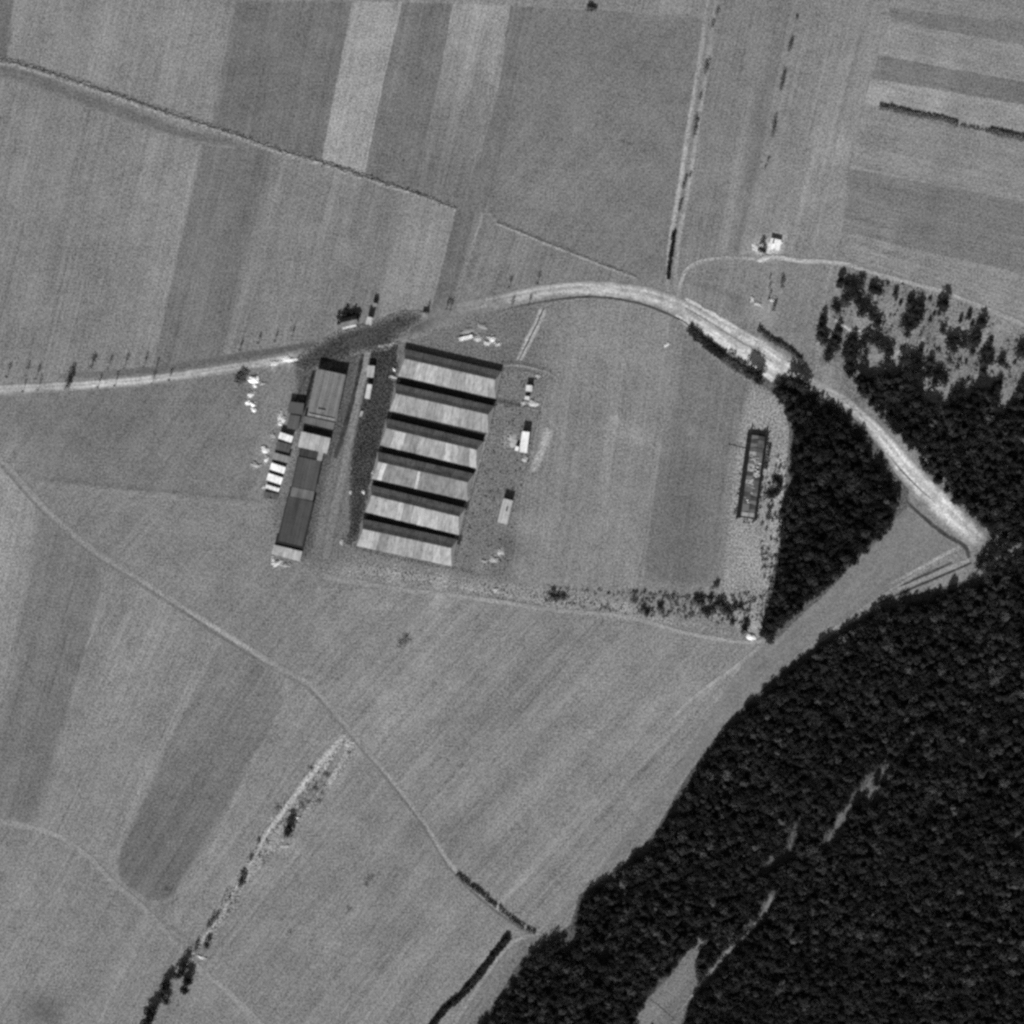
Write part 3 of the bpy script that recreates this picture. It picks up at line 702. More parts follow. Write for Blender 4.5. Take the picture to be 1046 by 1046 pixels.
wood([(p[0] + (6 if 500 < p[0] < 950 else 0), p[1] + (4 if p[0] < 1000 else 0)) for p in MAIN], [clearing, [(886, 808), (898, 804), (904, 815), (896, 824), (882, 826)]],
     [([(842, 868), (862, 830), (880, 806), (902, 782)], 6.5), ([(902, 782), (906, 804)], 4), ([(918, 772), (936, 750)], 4.5), ([(694, 1036), (711, 1013), (744, 973), (774, 944), (789, 916)], 5.5),
      ([(779, 893), (788, 880)], 5.5), ([(800, 880), (812, 845)], 4), ([(614, 976), (622, 968)], 6), ([(577, 945), (580, 964), (574, 972)], 4), ([(633, 903), (634, 914)], 3.5), ([(640, 956), (637, 968)], 3.5), ([(1036, 856), (1042, 862)], 5), ([(806, 860), (812, 842)], 3),
      ([(890, 620), (950, 604), (1000, 592)], 7)],
     6.0, 150, big_wood_label, None, 'dense dark canopy filling the large wood at the lower right')
# wood south of the road, centre right
e6 = Z(640, 210, 4.755)
MID = [e6(*p) for p in ((590, 840), (620, 822), (690, 890), (800, 920), (900, 960), (980, 1010))] + [(858, 432), (876, 452), (894, 476), (908, 500), (916, 520), (912, 540), (880, 566), (840, 602), (806, 632), (786, 652), (778, 640), (790, 610), (798, 560), (796, 530), (806, 500), (810, 450), (808, 430), (796, 408), (770, 388)]
wood(MID, [[(905, 520), (925, 515), (930, 530), (915, 545)]], [([(872, 568), (878, 562)], 3)], 6.0, 75, 'dark tree in the dense wood between the long shelter and the road', 'canopy trees of the roadside wood', 'dense dark canopy filling the wood south of the road bend')
# wood north of the road, right edge: its dense lower part
c8 = Z(820, 220, 4.628)
NE = [c8(*p) for p in ((250, 770), (400, 755), (520, 800), (570, 880), (690, 925), (790, 850), (850, 800), (910, 880), (960, 900), (1046, 830), (1090, 830))] + [(1075, 560), (1046, 568), (1026, 552), (1006, 536), (981, 517), (958, 494), (936, 467), (914, 441), (893, 417), (876, 400)]
wood(NE, [], [([c8(960, 850), c8(905, 965)], 3.5), ([(935, 470), (945, 462), (950, 455)], 3), ([(955, 498), (965, 505)], 3)], 6.0, 75, 'dark tree in the dense wood at the right edge above the pale road', 'canopy trees of the right-edge wood', 'dense dark canopy filling the wood above the pale road')

random.seed(77)
for i, (x, y) in enumerate([(1012, 556), (1020, 562), (1014, 566), (1028, 566), (1036, 572), (1022, 574), (1030, 580), (1042, 580), (1010, 574), (1018, 584), (1036, 588), (1044, 570), (1004, 570), (1026, 590), (1046, 592), (1000, 578), (1052, 584), (1008, 584)]):
    tree(x, y, '%s tree closing off the pale road at the right edge, counted from the road end' % ORD[i].capitalize(), 'trees at the road end', 'broad', random.uniform(4.5, 6.5), random.uniform(2.3, 3.1))
# open copse, upper right: each tree on its own (zoom coordinates, crown radius m, height m, kind)
COPSE = [(175, 315, 2.6, 9, 0), (205, 330, 2.0, 7, 0), (232, 335, 2.6, 8, 1), (272, 318, 2.2, 8, 1), (240, 372, 2.8, 8, 1), (198, 405, 2.6, 8, 1), (262, 405, 2.6, 8, 1), (335, 350, 2.2, 8, 0), (360, 360, 1.8, 7, 0), (320, 345, 1.8, 7, 0),
         (295, 440, 2.8, 9, 1), (325, 470, 2.4, 8, 1), (352, 505, 2.6, 8, 1), (275, 455, 2.4, 8, 1), (148, 425, 2.0, 6, 1), (165, 445, 1.8, 6, 1), (436, 370, 1.7, 6, 0),
         (505, 415, 2.4, 8, 0), (545, 430, 3.0, 9, 1), (515, 465, 3.0, 9, 1), (545, 475, 2.6, 9, 1), (480, 505, 2.8, 8, 1), (512, 515, 2.6, 8, 1), (492, 555, 2.0, 6, 1), (532, 500, 2.2, 8, 0),
         (660, 425, 3.4, 12, 0), (660, 540, 1.9, 6, 1), (782, 475, 1.6, 6, 0), (745, 492, 1.3, 5, 0), (798, 512, 1.2, 4, 0), (845, 505, 2.6, 9, 0), (818, 560, 2.4, 8, 1), (690, 600, 2.8, 9, 1), (722, 585, 2.4, 8, 0), (755, 600, 2.6, 8, 1), (795, 600, 2.8, 9, 1), (712, 630, 2.4, 8, 1),
         (820, 585, 2.4, 8, 0), (870, 640, 2.8, 9, 0), (845, 690, 2.8, 9, 1), (880, 680, 2.6, 8, 1), (935, 690, 2.2, 7, 0), (920, 800, 2.4, 8, 0), (905, 820, 2.2, 8, 1), (1030, 640, 3.8, 9, 1), (1040, 800, 2.6, 8, 1), (850, 740, 2.2, 7, 0), (800, 640, 2.0, 7, 1)]
for i, (x, y, r, h, k) in enumerate(COPSE):
    px, py = c8(x, y)
    if i == 25: lab = 'lone tall pointed tree beside the field track at the copse edge'
    elif i == 44: lab = 'large round-crowned tree at the right edge of the photograph'
    else: lab = '%s of the scattered copse trees on pale ground, counted from the track corner' % ORD[i]
    tree(px, py + 1.5, lab, 'scattered trees of the copse', ('conifer', 'broad')[k], h * 0.66, r * 1.12)
WEST = [(92, 490, 2.2, 8, 0), (85, 530, 2.4, 9, 0), (80, 570, 2.4, 9, 0), (100, 590, 2.4, 8, 1), (165, 545, 2.2, 8, 0), (150, 585, 2.4, 8, 0), (150, 620, 2.6, 9, 1), (125, 650, 2.6, 9, 1), (115, 670, 2.0, 7, 1), (235, 590, 2.4, 8, 0), (215, 620, 2.6, 9, 1), (200, 650, 2.4, 8, 1), (225, 665, 2.6, 9, 1), (215, 710, 2.8, 9, 1), (225, 740, 2.4, 8, 1),
        (280, 600, 2.2, 8, 1), (310, 580, 2.6, 8, 1), (345, 590, 2.6, 8, 1), (375, 615, 2.6, 8, 1), (405, 640, 2.4, 8, 1), (290, 670, 2.0, 7, 1), (255, 650, 2.2, 8, 1), (470, 675, 2.6, 9, 1), (505, 680, 2.8, 9, 1), (535, 700, 2.8, 9, 1), (548, 740, 2.6, 9, 1), (510, 745, 2.6, 9, 1), (480, 740, 2.2, 8, 1), (600, 690, 2.2, 7, 0), (590, 740, 2.6, 8, 1), (635, 750, 2.6, 8, 1), (665, 780, 2.4, 8, 1), (620, 790, 2.4, 8, 1), (555, 640, 1.8, 6, 0), (710, 850, 2.6, 8, 1), (740, 830, 2.4, 8, 1), (400, 680, 2.2, 8, 1)]
for i, (x, y, r, h, k) in enumerate(WEST):
    px, py = c8(x, y)
    tree(px, py + 1.5, '%s of the trees crowding the copse beside the road, from its left corner' % ORD[i], 'crowded trees of the copse by the road', ('conifer', 'broad')[k], h * 0.68, r * 1.15)
random.seed(21)
SCR = [(x, y) for x, y in ((600, 400), (620, 470), (600, 500), (560, 560), (650, 500), (620, 590), (640, 640), (590, 610), (700, 700), (730, 720), (780, 780), (760, 790), (800, 800), (690, 690), (600, 800), (590, 830), (880, 560), (890, 590), (960, 720), (980, 770), (440, 400), (460, 420), (400, 330), (470, 690), (740, 690), (770, 700), (640, 470), (1000, 700))]
for i, (x, y) in enumerate(SCR):
    px, py = c8(x, y)
    tree(px, py, '%s low bush scattered between the copse trees, counted across the pale ground' % ORD[i].capitalize(), 'bushes of the copse', random.choice(('bush', 'tuft')), random.uniform(1.2, 2.2), random.uniform(1.0, 1.8))

# roadside trees along the left part of the road (zoom 0,330 scale 5.23)
d4 = Z(0, 330, 5.23)
for i, (x, y) in enumerate([(40, 288), (140, 284), (195, 300), (580, 246), (665, 244), (770, 236), (830, 262)]):
    px, py = d4(x, y); tree(px, py, '%s thin young tree from the left edge on the upper road verge' % ORD[i].capitalize(), 'young trees on the upper verge', 'sparse', random.uniform(6, 7.5), 1.7)
for i, (x, y) in enumerate([(125, 366), (205, 360), (525, 345), (615, 335), (815, 325), (905, 305)]):
    px, py = d4(x, y); tree(px, py, '%s thin young tree from the left edge on the lower road verge' % ORD[i].capitalize(), 'young trees on the lower verge', 'sparse', random.uniform(5.5, 7), 1.5)
px, py = d4(365, 345); tree(px, py, 'tallest roadside tree at the left, its shadow reaching across the road', 'large roadside trees', 'young', 10, 2.7)
tree(px + 1, py - 6, 'slighter tree crowding the tallest roadside tree at the left', 'large roadside trees', 'young', 8, 2.6)
tree(px + 0.5, py - 2, 'low leafy tree at the foot of the tallest roadside tree', 'large roadside trees', 'young', 5, 2.2)
px, py = d4(490, 238); tree(px, py, 'low spreading tree above the road right of the tallest roadside tree', 'large roadside trees', 'sparse', 6, 3.4)
for i, (x, y) in enumerate([(436, 320), (456, 316), (460, 317), (520, 294), (549, 290), (522, 316), (540, 312)]):
    tree(x, y, '%s small tree along the road between the works and the bend' % ORD[i].capitalize(), 'small trees before the bend', 'sparse', 5.5, 1.9)
for i, (x, y) in enumerate([(264, 351), (281, 349), (298, 344), (245, 358)]):
    tree(x, y, '%s faint young tree above the road left of the dark-roofed house' % ORD[i].capitalize(), 'faint young trees left of the house', 'sparse', 5.0, 1.7)
# trees along the two lanes at upper right
b3 = Z(460, 0, 2.615)
LT = [(699, 72, 1.6, 5), (683, 185, 2.2, 7), (680, 196, 1.8, 5), (655, 340, 1.8, 6), (651, 360, 1.8, 6), (654, 325, 1.5, 5), (628, 480, 1.5, 4), (622, 500, 1.6, 4), (640, 470, 1.2, 3), (615, 545, 1.3, 4), (611, 560, 1.3, 4), (712, 35, 1.2, 4), (667, 262, 1.3, 4)]
for i, (x, y, r, h) in enumerate(LT):
    px, py = b3(x, y); tree(px, py, '%s hedge tree down the pale straight lane from the top edge' % ORD[i].capitalize(), 'trees in the lane hedge', 'young', h * 0.8, r)
RT = [(925, 50, 1.3, 3), (905, 135, 1.8, 6), (909, 122, 1.6, 6), (882, 240, 1.6, 5), (886, 225, 1.7, 6), (889, 205, 1.5, 5), (860, 365, 1.6, 6), (862, 350, 1.7, 6), (864, 332, 1.6, 6), (848, 430, 1.0, 3), (840, 450, 1.0, 3)]
for i, (x, y, r, h) in enumerate(RT):
    px, py = b3(x, y); tree(px, py, '%s tree down the field boundary right of the straight lane, from the top' % ORD[i].capitalize(), 'trees on the field boundary', 'young', h * 0.85, r)
for i, (x, y, r, h) in enumerate([(886, 765, 1.7, 6), (884, 752, 1.5, 5), (862, 828, 1.6, 6), (866, 818, 1.4, 5), (853, 745, 1.0, 4), (852, 770, 1.0, 4), (856, 785, 1.0, 3), (850, 800, 1.0, 3)]):
    px, py = b3(x, y); tree(px, py, '%s tree in the row below the pale farmhouse, counted downwards' % ORD[i].capitalize(), 'trees below the farmhouse', 'young', h * 0.8, r)
tree(603, 9.5, 'low dark bush on the headland at the top edge', None, 'bush', 2.5, 2.6)
tree(607, 9.8, 'small bush just right of the one on the top headland', None, 'bush', 2.0, 1.8)
# brook trees, lower left
a6 = Z(100, 740, 3.417)
BT = [(668, 360, 2.6, 8), (664, 375, 2.4, 6), (505, 540, 2.0, 5), (498, 555, 1.8, 4), (535, 465, 1.4, 3), (560, 405, 1.4, 2), (400, 685, 1.8, 4), (388, 700, 1.6, 3), (382, 765, 1.8, 5), (345, 775, 1.7, 4), (340, 785, 1.4, 3), (305, 840, 2.4, 8), (295, 860, 2.6, 9), (280, 870, 2.2, 7), (315, 890, 2.8, 8), (305, 920, 2.6, 7), (235, 920, 2.8, 8), (245, 905, 2.6, 8), (225, 940, 2.4, 7), (240, 960, 2.2, 5), (190, 1010, 2.8, 8), (175, 1030, 3.0, 9), (195, 990, 2.4, 7), (165, 1045, 2.8, 8), (460, 605, 1.2, 2), (415, 670, 1.4, 3)]
for i, (x, y, r, h) in enumerate(BT):
    px, py = a6(x, y); tree(px, py + 1, '%s tree down the pale brook bank at lower left, counted from its upper end' % ORD[i].capitalize(), 'trees along the brook', 'broad' if h > 4.5 else 'young', h, r * (1 if h > 4.5 else 1.25))
for i, (x, y, r, h) in enumerate([(742, 152, 1.5, 2.2), (798, 175, 1.6, 2), (760, 222, 1.5, 2), (690, 300, 1.8, 1.4), (715, 285, 1.8, 1.4), (735, 270, 1.6, 1.2), (770, 265, 1.6, 1.2), (628, 290, 1.6, 1.4), (880, 98, 1.6, 1), (705, 275, 1.4, 1), (780, 240, 1.4, 1), (790, 215, 1.2, 1)]):
    px, py = a6(x, y); tree(px, py, '%s low bush in the dry brook bed below the track bend' % ORD[i].capitalize(), 'bushes in the brook bed', 'tuft', h, r * 1.3)
for i, (x, y, r, h) in enumerate([(412, 654, 2.0, 1.2), (415, 651, 2.2, 1.4), (409, 657, 1.6, 0.9), (376, 898, 1.6, 0.7), (379, 895, 1.3, 0.6), (374, 904, 1.3, 0.6), (356, 929, 1.6, 0.6), (297, 952, 1.2, 0.7), (170, 908, 1.2, 0.8), (637, 144, 1, .5), (643, 147, 1, .5)]):
    tree(x, y, '%s low bush standing alone in the open fields, counted from the large lower one' % ORD[i].capitalize(), 'lone field bushes', 'tuft', max(h, 0.7), r * 1.4)
# scrub strip north of the lower field track (zoom 540,580 scale 4.023)
s3 = Z(540, 580, 4.023)
random.seed(33)
SB = [(80, 110, 1.6, 2), (100, 95, 1.8, 2), (95, 125, 2.0, 3), (115, 128, 2.0, 3), (140, 125, 1.8, 2.5), (70, 135, 1.4, 2), (155, 122, 1.3, 2), (130, 105, 1.2, 1.5), (160, 82, 0.9, 1.2), (320, 165, 1.4, 1.8), (325, 150, 1.0, 1.2), (428, 105, 1.5, 2), (432, 130, 1.6, 2.2), (470, 175, 1.8, 3), (485, 190, 2.0, 3), (505, 180, 1.6, 2.5), (540, 170, 2.0, 3.5), (548, 185, 1.6, 3), (500, 110, 1.2, 1.5), (520, 112, 1.2, 1.5), (570, 125, 1.6, 2.2), (590, 130, 1.4, 2), (610, 125, 1.3, 2), (650, 135, 1.2, 2), (640, 170, 1.2, 2), (665, 190, 1.3, 2),
      (690, 140, 2.6, 4.5), (705, 148, 2.2, 4), (745, 135, 2.0, 3.5), (715, 180, 1.8, 3), (735, 190, 2.2, 3.5), (755, 180, 2.2, 3.5), (775, 160, 2.6, 4.5), (790, 155, 2.6, 4.5), (800, 180, 2.2, 3.5), (820, 180, 1.8, 3), (845, 165, 1.8, 3), (870, 165, 1.8, 3), (900, 175, 1.6, 2.5), (920, 135, 1.4, 2.5), (890, 105, 1.3, 2.2), (955, 125, 1.6, 2.5), (770, 72, 1.9, 3), (755, 82, 1.2, 2), (835, 230, 1.8, 3), (885, 262, 2.3, 5)]
for i, (x, y, r, h) in enumerate(SB):
    px, py = s3(x, y); tree(px, py, '%s bush of the scrub strip above the lower field track, from the left' % ORD[i].capitalize(), 'bushes of the scrub strip', 'bush' if r > 1.7 else 'tuft', h * 0.9, r * (1 if r > 1.7 else 1.3))
for i, (x, y, r, h) in enumerate([(960, 265, 2.8, 6), (985, 275, 3.0, 8), (990, 295, 2.4, 6), (1000, 240, 3.0, 8), (1020, 210, 3.2, 9), (885, 250, 2.0, 5)]):
    px, py = s3(x, y); tree(px, py, '%s tree at the lower tip of the roadside wood beside the pale heap' % ORD[i].capitalize(), 'trees at the wood tip', 'broad', h, r)
# small scrub heaps of plants too many and small to count
def scrub(name, label, pts_fn, n, rmin, rmax, seed):
    r = np.random.default_rng(seed); rr = random.Random(seed)
    V, F, k = [], [], 0
    tries = 0
    while k < n and tries < n * 30:
        tries += 1
        p = pts_fn(rr)
        if p is None: continue
        rad = rr.uniform(rmin, rmax); m = 7
        d = r.normal(0, 1, (m, 3)); d[:, 2] = np.abs(d[:, 2]); d /= np.linalg.norm(d, axis=1)[:, None]
        v, f = tri_cloud(d * rad * 0.8 + np.array(W(*p)), d, rad * 0.45, r, 3)
        F.append(f + sum(len(q) for q in V)) if len(V) < 3 else F.append(f + off)
        V.append(v); off = sum(len(q) for q in V) if len(V) < 4 else off + len(v)
        k += 1
    V, F = np.vstack(V), np.vstack(F)
    me = bpy.data.meshes.new(name); me.from_pydata(V.tolist(), [], F.tolist()); me.update(); set_leaf(me, 1.0)
    return tag(link(name, me, LEAF_PALE if name == 'weeds' else LEAF_MID), label, 'scrub', kind='stuff')
def in_poly(poly):
    xs = [p[0] for p in poly]; ys = [p[1] for p in poly]
    def fn(r):
        x, y = r.uniform(min(xs), max(xs)), r.uniform(min(ys), max(ys))
        return (x, y) if inside(x, y, poly) else None
    return fn
def along(pts, spread):
    P = smooth_path([(a, b) for a, b in pts])
    def fn(r):
        i = r.randrange(len(P)); return (P[i][0] + r.gauss(0, spread), P[i][1] + r.gauss(0, spread))
    return fn
scrub('scrub', 'small scrubby plants dotted over the strip above the lower track', in_poly([(645, 604), (700, 606), (735, 610), (782, 605), (778, 630), (760, 640), (720, 634), (650, 628)]), 190, 0.4, 1.0, 1)
scrub('weeds', 'grey undergrowth spread below the scrub strip bushes', in_poly([(560, 600), (645, 602), (735, 608), (785, 603), (782, 640), (760, 642), (720, 636), (650, 630), (560, 618)]), 320, 0.3, 0.8, 13)
scrub('scrub', 'small scrubby plants over the pale ground of the copse', in_poly([c8(*p) for p in ((560, 330), (880, 470), (1000, 650), (1000, 800), (880, 830), (780, 850), (700, 900), (600, 850), (560, 700), (440, 640), (400, 500), (440, 380))]), 70, 0.4, 1.1, 2)
scrub('weeds', 'grey undergrowth spread below the copse trees', in_poly([c8(*p) for p in ((170, 280), (560, 330), (880, 470), (1040, 650), (1040, 820), (880, 850), (780, 880), (700, 930), (600, 880), (430, 740), (250, 760), (90, 600), (120, 420))]), 200, 0.4, 1.1, 12)
scrub('scrub', 'small scrubby plants between the long shelter and the wood', in_poly([(785, 460), (806, 470), (804, 520), (792, 560), (796, 600), (780, 610), (776, 540)]), 120, 0.4, 1.2, 3)
scrub('weeds', 'dark weed tufts along the upper-left field bank', along([(0, 61), (38, 71), (103, 92), (176, 117), (229, 134), (291, 155), (329, 166), (383, 184), (429, 199), (464, 212)], 1.3), 420, 0.25, 0.7, 4)
scrub('weeds', 'dark weed tufts around the sheds and yard fences', in_poly([(485, 585), (470, 575), (505, 420), (512, 380), (560, 385), (535, 500), (522, 590)]), 170, 0.25, 0.7, 5)
scrub('weeds', 'weed tufts along the trampled strip below the sheds', in_poly([(365, 575), (462, 590), (530, 600), (600, 612), (560, 622), (460, 602), (360, 586)]), 150, 0.2, 0.6, 6)
scrub('weeds', 'weed tufts along the dry brook', along([(352, 758), (320, 800), (290, 840), (262, 875), (225, 935), (190, 985)], 4), 150, 0.25, 0.7, 7)
scrub('scrub', 'ragged low bushes along the edges of the pale woodland road', along([(800, 392), (840, 412), (870, 440), (895, 468), (915, 498)], 3.0), 90, 0.5, 1.3, 8)

# hedges
def hedge(label, pts, w, h, seed, dens=1.1):
    P = smooth_path([(a, b) for a, b in pts], 1.0)
    r = np.random.default_rng(seed)
    L = len(P); n = int(L * w * dens)
    i = r.integers(0, L, n)
    T = np.gradient(P, axis=0); T /= np.linalg.norm(T, axis=1)[:, None]
    N = np.stack([-T[:, 1], T[:, 0]], 1)
    wid = w * (0.75 + 0.35 * np.array([nz(p[0], p[1], 0.2, seed) for p in P]))
    e = r.uniform(-.5, .5, n) * wid[i]
    hh = h * (1 - (2 * e / wid[i]) ** 2 * 0.7) * r.uniform(0.55, 1.1, n) * (0.8 + 0.5 * np.array([nz(p[0], p[1], 0.15, seed + 5) for p in P]))[i]
    x = P[i, 0] + N[i, 0] * e; y = P[i, 1] + N[i, 1] * e
    c = np.stack([(x - 523) * S, (523 - y) * S, np.maximum(hh, 0.2)], 1)
    v, f = tri_cloud(c, np.tile([0, 0, 1.0], (n, 1)), 0.5, r, 5)
    o = empty('hedge', W(P[0][0], P[0][1]))
    me = bpy.data.meshes.new('foliage'); v = v - np.array(W(P[0][0], P[0][1])); v[:, 2] = np.maximum(v[:, 2], 0.05)
    me.from_pydata(v.tolist(), [], f.tolist()); me.update(); set_leaf(me, 1.0)
    link('foliage', me, LEAF_DARK if h > 2.5 else LEAF_MID if h > 1.6 else LEAF_PALE, o)
    st = [tube([((P[k][0] - P[0][0]) * S, -(P[k][1] - P[0][1]) * S, -0.1), ((P[k][0] - P[0][0]) * S, -(P[k][1] - P[0][1]) * S, h * 0.7)], [0.07, 0.03], 4) for k in range(0, L, 5)]
    sv, sf = join(st)
    link('stems', mesh('stems', sv, sf), BARK, o)
    return tag(o, label, 'hedge')
hedge('short dark hedge where the straight lane meets the road', [(688, 238), (686, 256), (683.5, 272), (682.5, 285)], 4.2, 2.6, 1)
hedge('long dark hedge row running to the right edge between upper-right fields', [(899, 109), (915, 112), (940, 118), (962, 122), (978, 127)], 6.5, 1.3, 2)
hedge('hedge at the right edge continuing the upper-right hedge row', [(1012, 134), (1030, 138), (1046, 141), (1080, 148)], 8, 1.5, 3)
hedge('thin gappy hedge joining the two upper-right hedge rows', [(980, 128), (995, 131), (1010, 134)], 3.0, 0.8, 4, 0.6)
hedge('thick dark hedge beside the track at the bottom edge', [(519, 957), (505, 975), (490, 995), (472, 1016), (452, 1034), (430, 1064)], 8.5, 2.8, 5)
hedge('thin dark hedge along the track end near the wood', [(467, 893), (480, 904), (495, 916), (506, 926)], 3.4, 2.0, 6)
hedge('thin dark hedge from the track end to the wood corner', [(510, 928), (522, 938), (534, 947), (546, 953)], 3.0, 1.8, 7)
hedge('dark hedge above the widened road near the copse', [e6(640, 600), e6(700, 650), e6(780, 695), e6(850, 750)], 5, 2.0, 8)
hedge('thick dark hedge along the lower side of the widened road', [e6(305, 598), e6(350, 640), e6(415, 695), e6(470, 735)], 12, 2.6, 9, 0.9)
hedge('ragged lower hedge between the thick roadside hedge and the wood', [e6(470, 740), e6(520, 770), e6(580, 810)], 9, 1.8, 19, 0.5)
hedge('bushy hedge beside the right flank of the long shelter', [(789, 488), (793, 492), (796, 498), (792, 505), (783, 506)], 7, 3.0, 10)
hedge('ragged hedge row right of the long shelter top', [(786, 455), (784, 466), (782, 478)], 3.5, 2.4, 11)
hedge('ragged hedge stub below the long shelter', [(787, 520), (784, 530)], 4, 2.0, 12)
hedge('dark hedge left of the pale scrap heaps by the road', [(251, 379), (247, 384), (243, 391)], 12, 2.0, 13, 0.8)

# ------------------------------------------------------------------ buildings
ROOF_FELT = plain_mat('roof_felt', 0.085, 0.5, 1.2)
U = (math.cos(math.radians(-13.1)), math.sin(math.radians(-13.1)))     # along the sheds, to the right and a little down
RZ = math.radians(-13.1)
_roof = {}
def roof_mat(v, k=1.36):
    q = round(v / 6) * 6
    if (q, k) not in _roof:
        _roof[(q, k)] = plain_mat('roof_sheet_%d_%d' % (q, k * 100), min(0.85, lin(q) / (KG * k)), 0.9, 0.9, 13.1, 1.1, 0.8)
    return _roof[(q, k)]

def wall_parts(o, x0, x1, y0, y1, h, mat, doors=(), windows=(), gable=None):
    """walls of a rectangular hut in its own frame; doors on the low-y side, windows on both long sides"""
    v, f = prism([(x0, y0), (x1, y0), (x1, y1), (x0, y1)], -0.2, h)
    link('wall', mesh('wall', v, f), mat, o)
    for dx in doors:
        d = link('door', mesh('door', *box(dx, y0 - 0.03, 1.0, 1.1, 0.06, 2.0)), DOORM, o)
        link('handle', mesh('handle', *box(dx + 0.4, y0 - 0.1, 1.0, 0.12, 0.08, 0.05)), BARK, d)
    for wx in windows:
        for yy, s in ((y0, -1), (y1, 1)):
            w = link('window', mesh('window', *box(wx, yy + s * 0.03, h * 0.6, 1.1, 0.06, 0.8)), WALL_LIGHT, o)
            link('pane', mesh('pane', *box(wx, yy + s * 0.07, h * 0.6, 0.9, 0.03, 0.62)), GLASS, w)

SHED_TONES = [
    [(0, .15, 172), (.15, .45, 178), (.45, .68, 170), (.68, .86, 180), (.86, 1, 172)],
    [(0, .2, 168), (.2, .52, 166), (.52, .62, 178), (.62, .85, 168), (.85, 1, 176)],
    [(0, .1, 158), (.1, .22, 198), (.22, .37, 154), (.37, .66, 172), (.66, .8, 190), (.8, .92, 156), (.92, 1, 186)],
    [(0, .05, 170), (.05, .1, 215), (.1, .44, 154), (.44, .475, 192), (.475, .8, 150), (.8, 1, 158)],
    [(0, .18, 178), (.18, .38, 186), (.38, .48, 168), (.48, .62, 190), (.62, 1, 180)],
    [(0, .08, 196), (.08, .2, 188), (.2, .3, 154), (.3, .5, 178), (.5, .68, 162), (.68, .8, 178), (.8, .88, 198), (.88, .94, 172), (.94, 1, 190)]]
SHED_POS = [((407, 383.5), (506, 406.5)), ((398, 419), (499, 442)), ((388.3, 454.3), (487, 478)), ((380, 488.5), (478, 511)), ((373, 522.5), (469, 546)), ((364.7, 557), (461.5, 578))]
SHED_LAB = ['topmost of the six long pale-roofed sheds, nearest the road', 'second shed from the road, evenly pale roof', 'third long shed from the road with bright and grey roof panels', 'fourth long shed from the road, greyer roof with a thin bright strip', 'fifth long shed from the road, next to the lowest one', 'lowest of the six long sheds, streaky roof beside the field track']
def shed(i):
    (x0, y0), (x1, y1) = SHED_POS[i]
    L = math.hypot(x1 - x0, y1 - y0) * S
    rz = math.atan2(-(y1 - y0), x1 - x0)
    o = empty('storage_shed', W(x0, y0), rz)
    tag(o, SHED_LAB[i], 'shed', 'long parallel sheds')
    ds, dn = 10.6, 6.0          # plan depth of the sunny and the shaded slope
    he, hr = 2.6, 5.7           # eaves and ridge
    hw, hx = 1.7, 2.6           # hip lengths at the left and right end
    wall_parts(o, 0.5, L - 0.5, 0.5, ds + dn - 0.4, he - 0.15, WALL_BRICK, [L * q for q in (.12, .37, .62, .87)], [L * q for q in (.05, .2, .28, .45, .53, .7, .78, .95)])
    cuts = []
    for a, b, t in SHED_TONES[i]:
        k = max(1, round((b - a) / 0.075))
        for j in range(k):
            cuts.append((a + (b - a) * j / k, a + (b - a) * (j + 1) / k, t - 9 + random.uniform(-9, 9)))
    def e_at(u):   # sunny eave / ridge x for a share u of the length
        return u * L, hw + u * (L - hw - hx)
    for a, b, t in cuts:
        dz = random.uniform(0, 0.05)
        ea, ra = e_at(a); eb, rb = e_at(b); g = 0.04
        p = [(ea + g, -0.35 + random.uniform(-.12, .12), he + dz - 0.1), (eb - g, -0.35 + random.uniform(-.12, .12), he + dz - 0.1), (rb - g, ds, hr + dz), (ra + g, ds, hr + dz)]
        link('roof_panel', mesh('roof_panel', *slab(p, 0.08)), roof_mat(t), o)
    k = 10
    for j in range(k):          # shaded slope, its sheets coloured paler to lift the shade
        ea, ra = e_at(j / k); eb, rb = e_at((j + 1) / k); g = 0.04; dz = random.uniform(0, 0.05)
        p = [(ra + g, ds + 0.02, hr + dz), (rb - g, ds + 0.02, hr + dz), (eb - g, ds + dn, he + dz), (ea + g, ds + dn, he + dz)]
        link('roof_panel', mesh('roof_panel', *slab(p, 0.08)), roof_mat(190 + random.uniform(-14, 12)), o)
    link('ridge_cap', mesh('ridge_cap', *box((hw + L - hx) / 2, ds, hr + 0.05, L - hw - hx, 0.35, 0.1)), roof_mat(140), o)
    for s, xe, xr in ((0, -0.1, hw - 0.05), (1, L + 0.1, L - hx + 0.05)):
        tri = [(xe, 0, he - .02), (xe, ds + dn, he - .02), (xr, ds, hr - .02)]
        v = tri + [(q[0], q[1], q[2] - 0.1) for q in tri]
        f = [(0, 2, 1) if s == 0 else (0, 1, 2), (3, 4, 5), (0, 1, 4, 3), (1, 2, 5, 4), (2, 0, 3, 5)]
        link('hip', mesh('hip', v, f), roof_mat(176), o)
    return o
for i in range(6): shed(i)

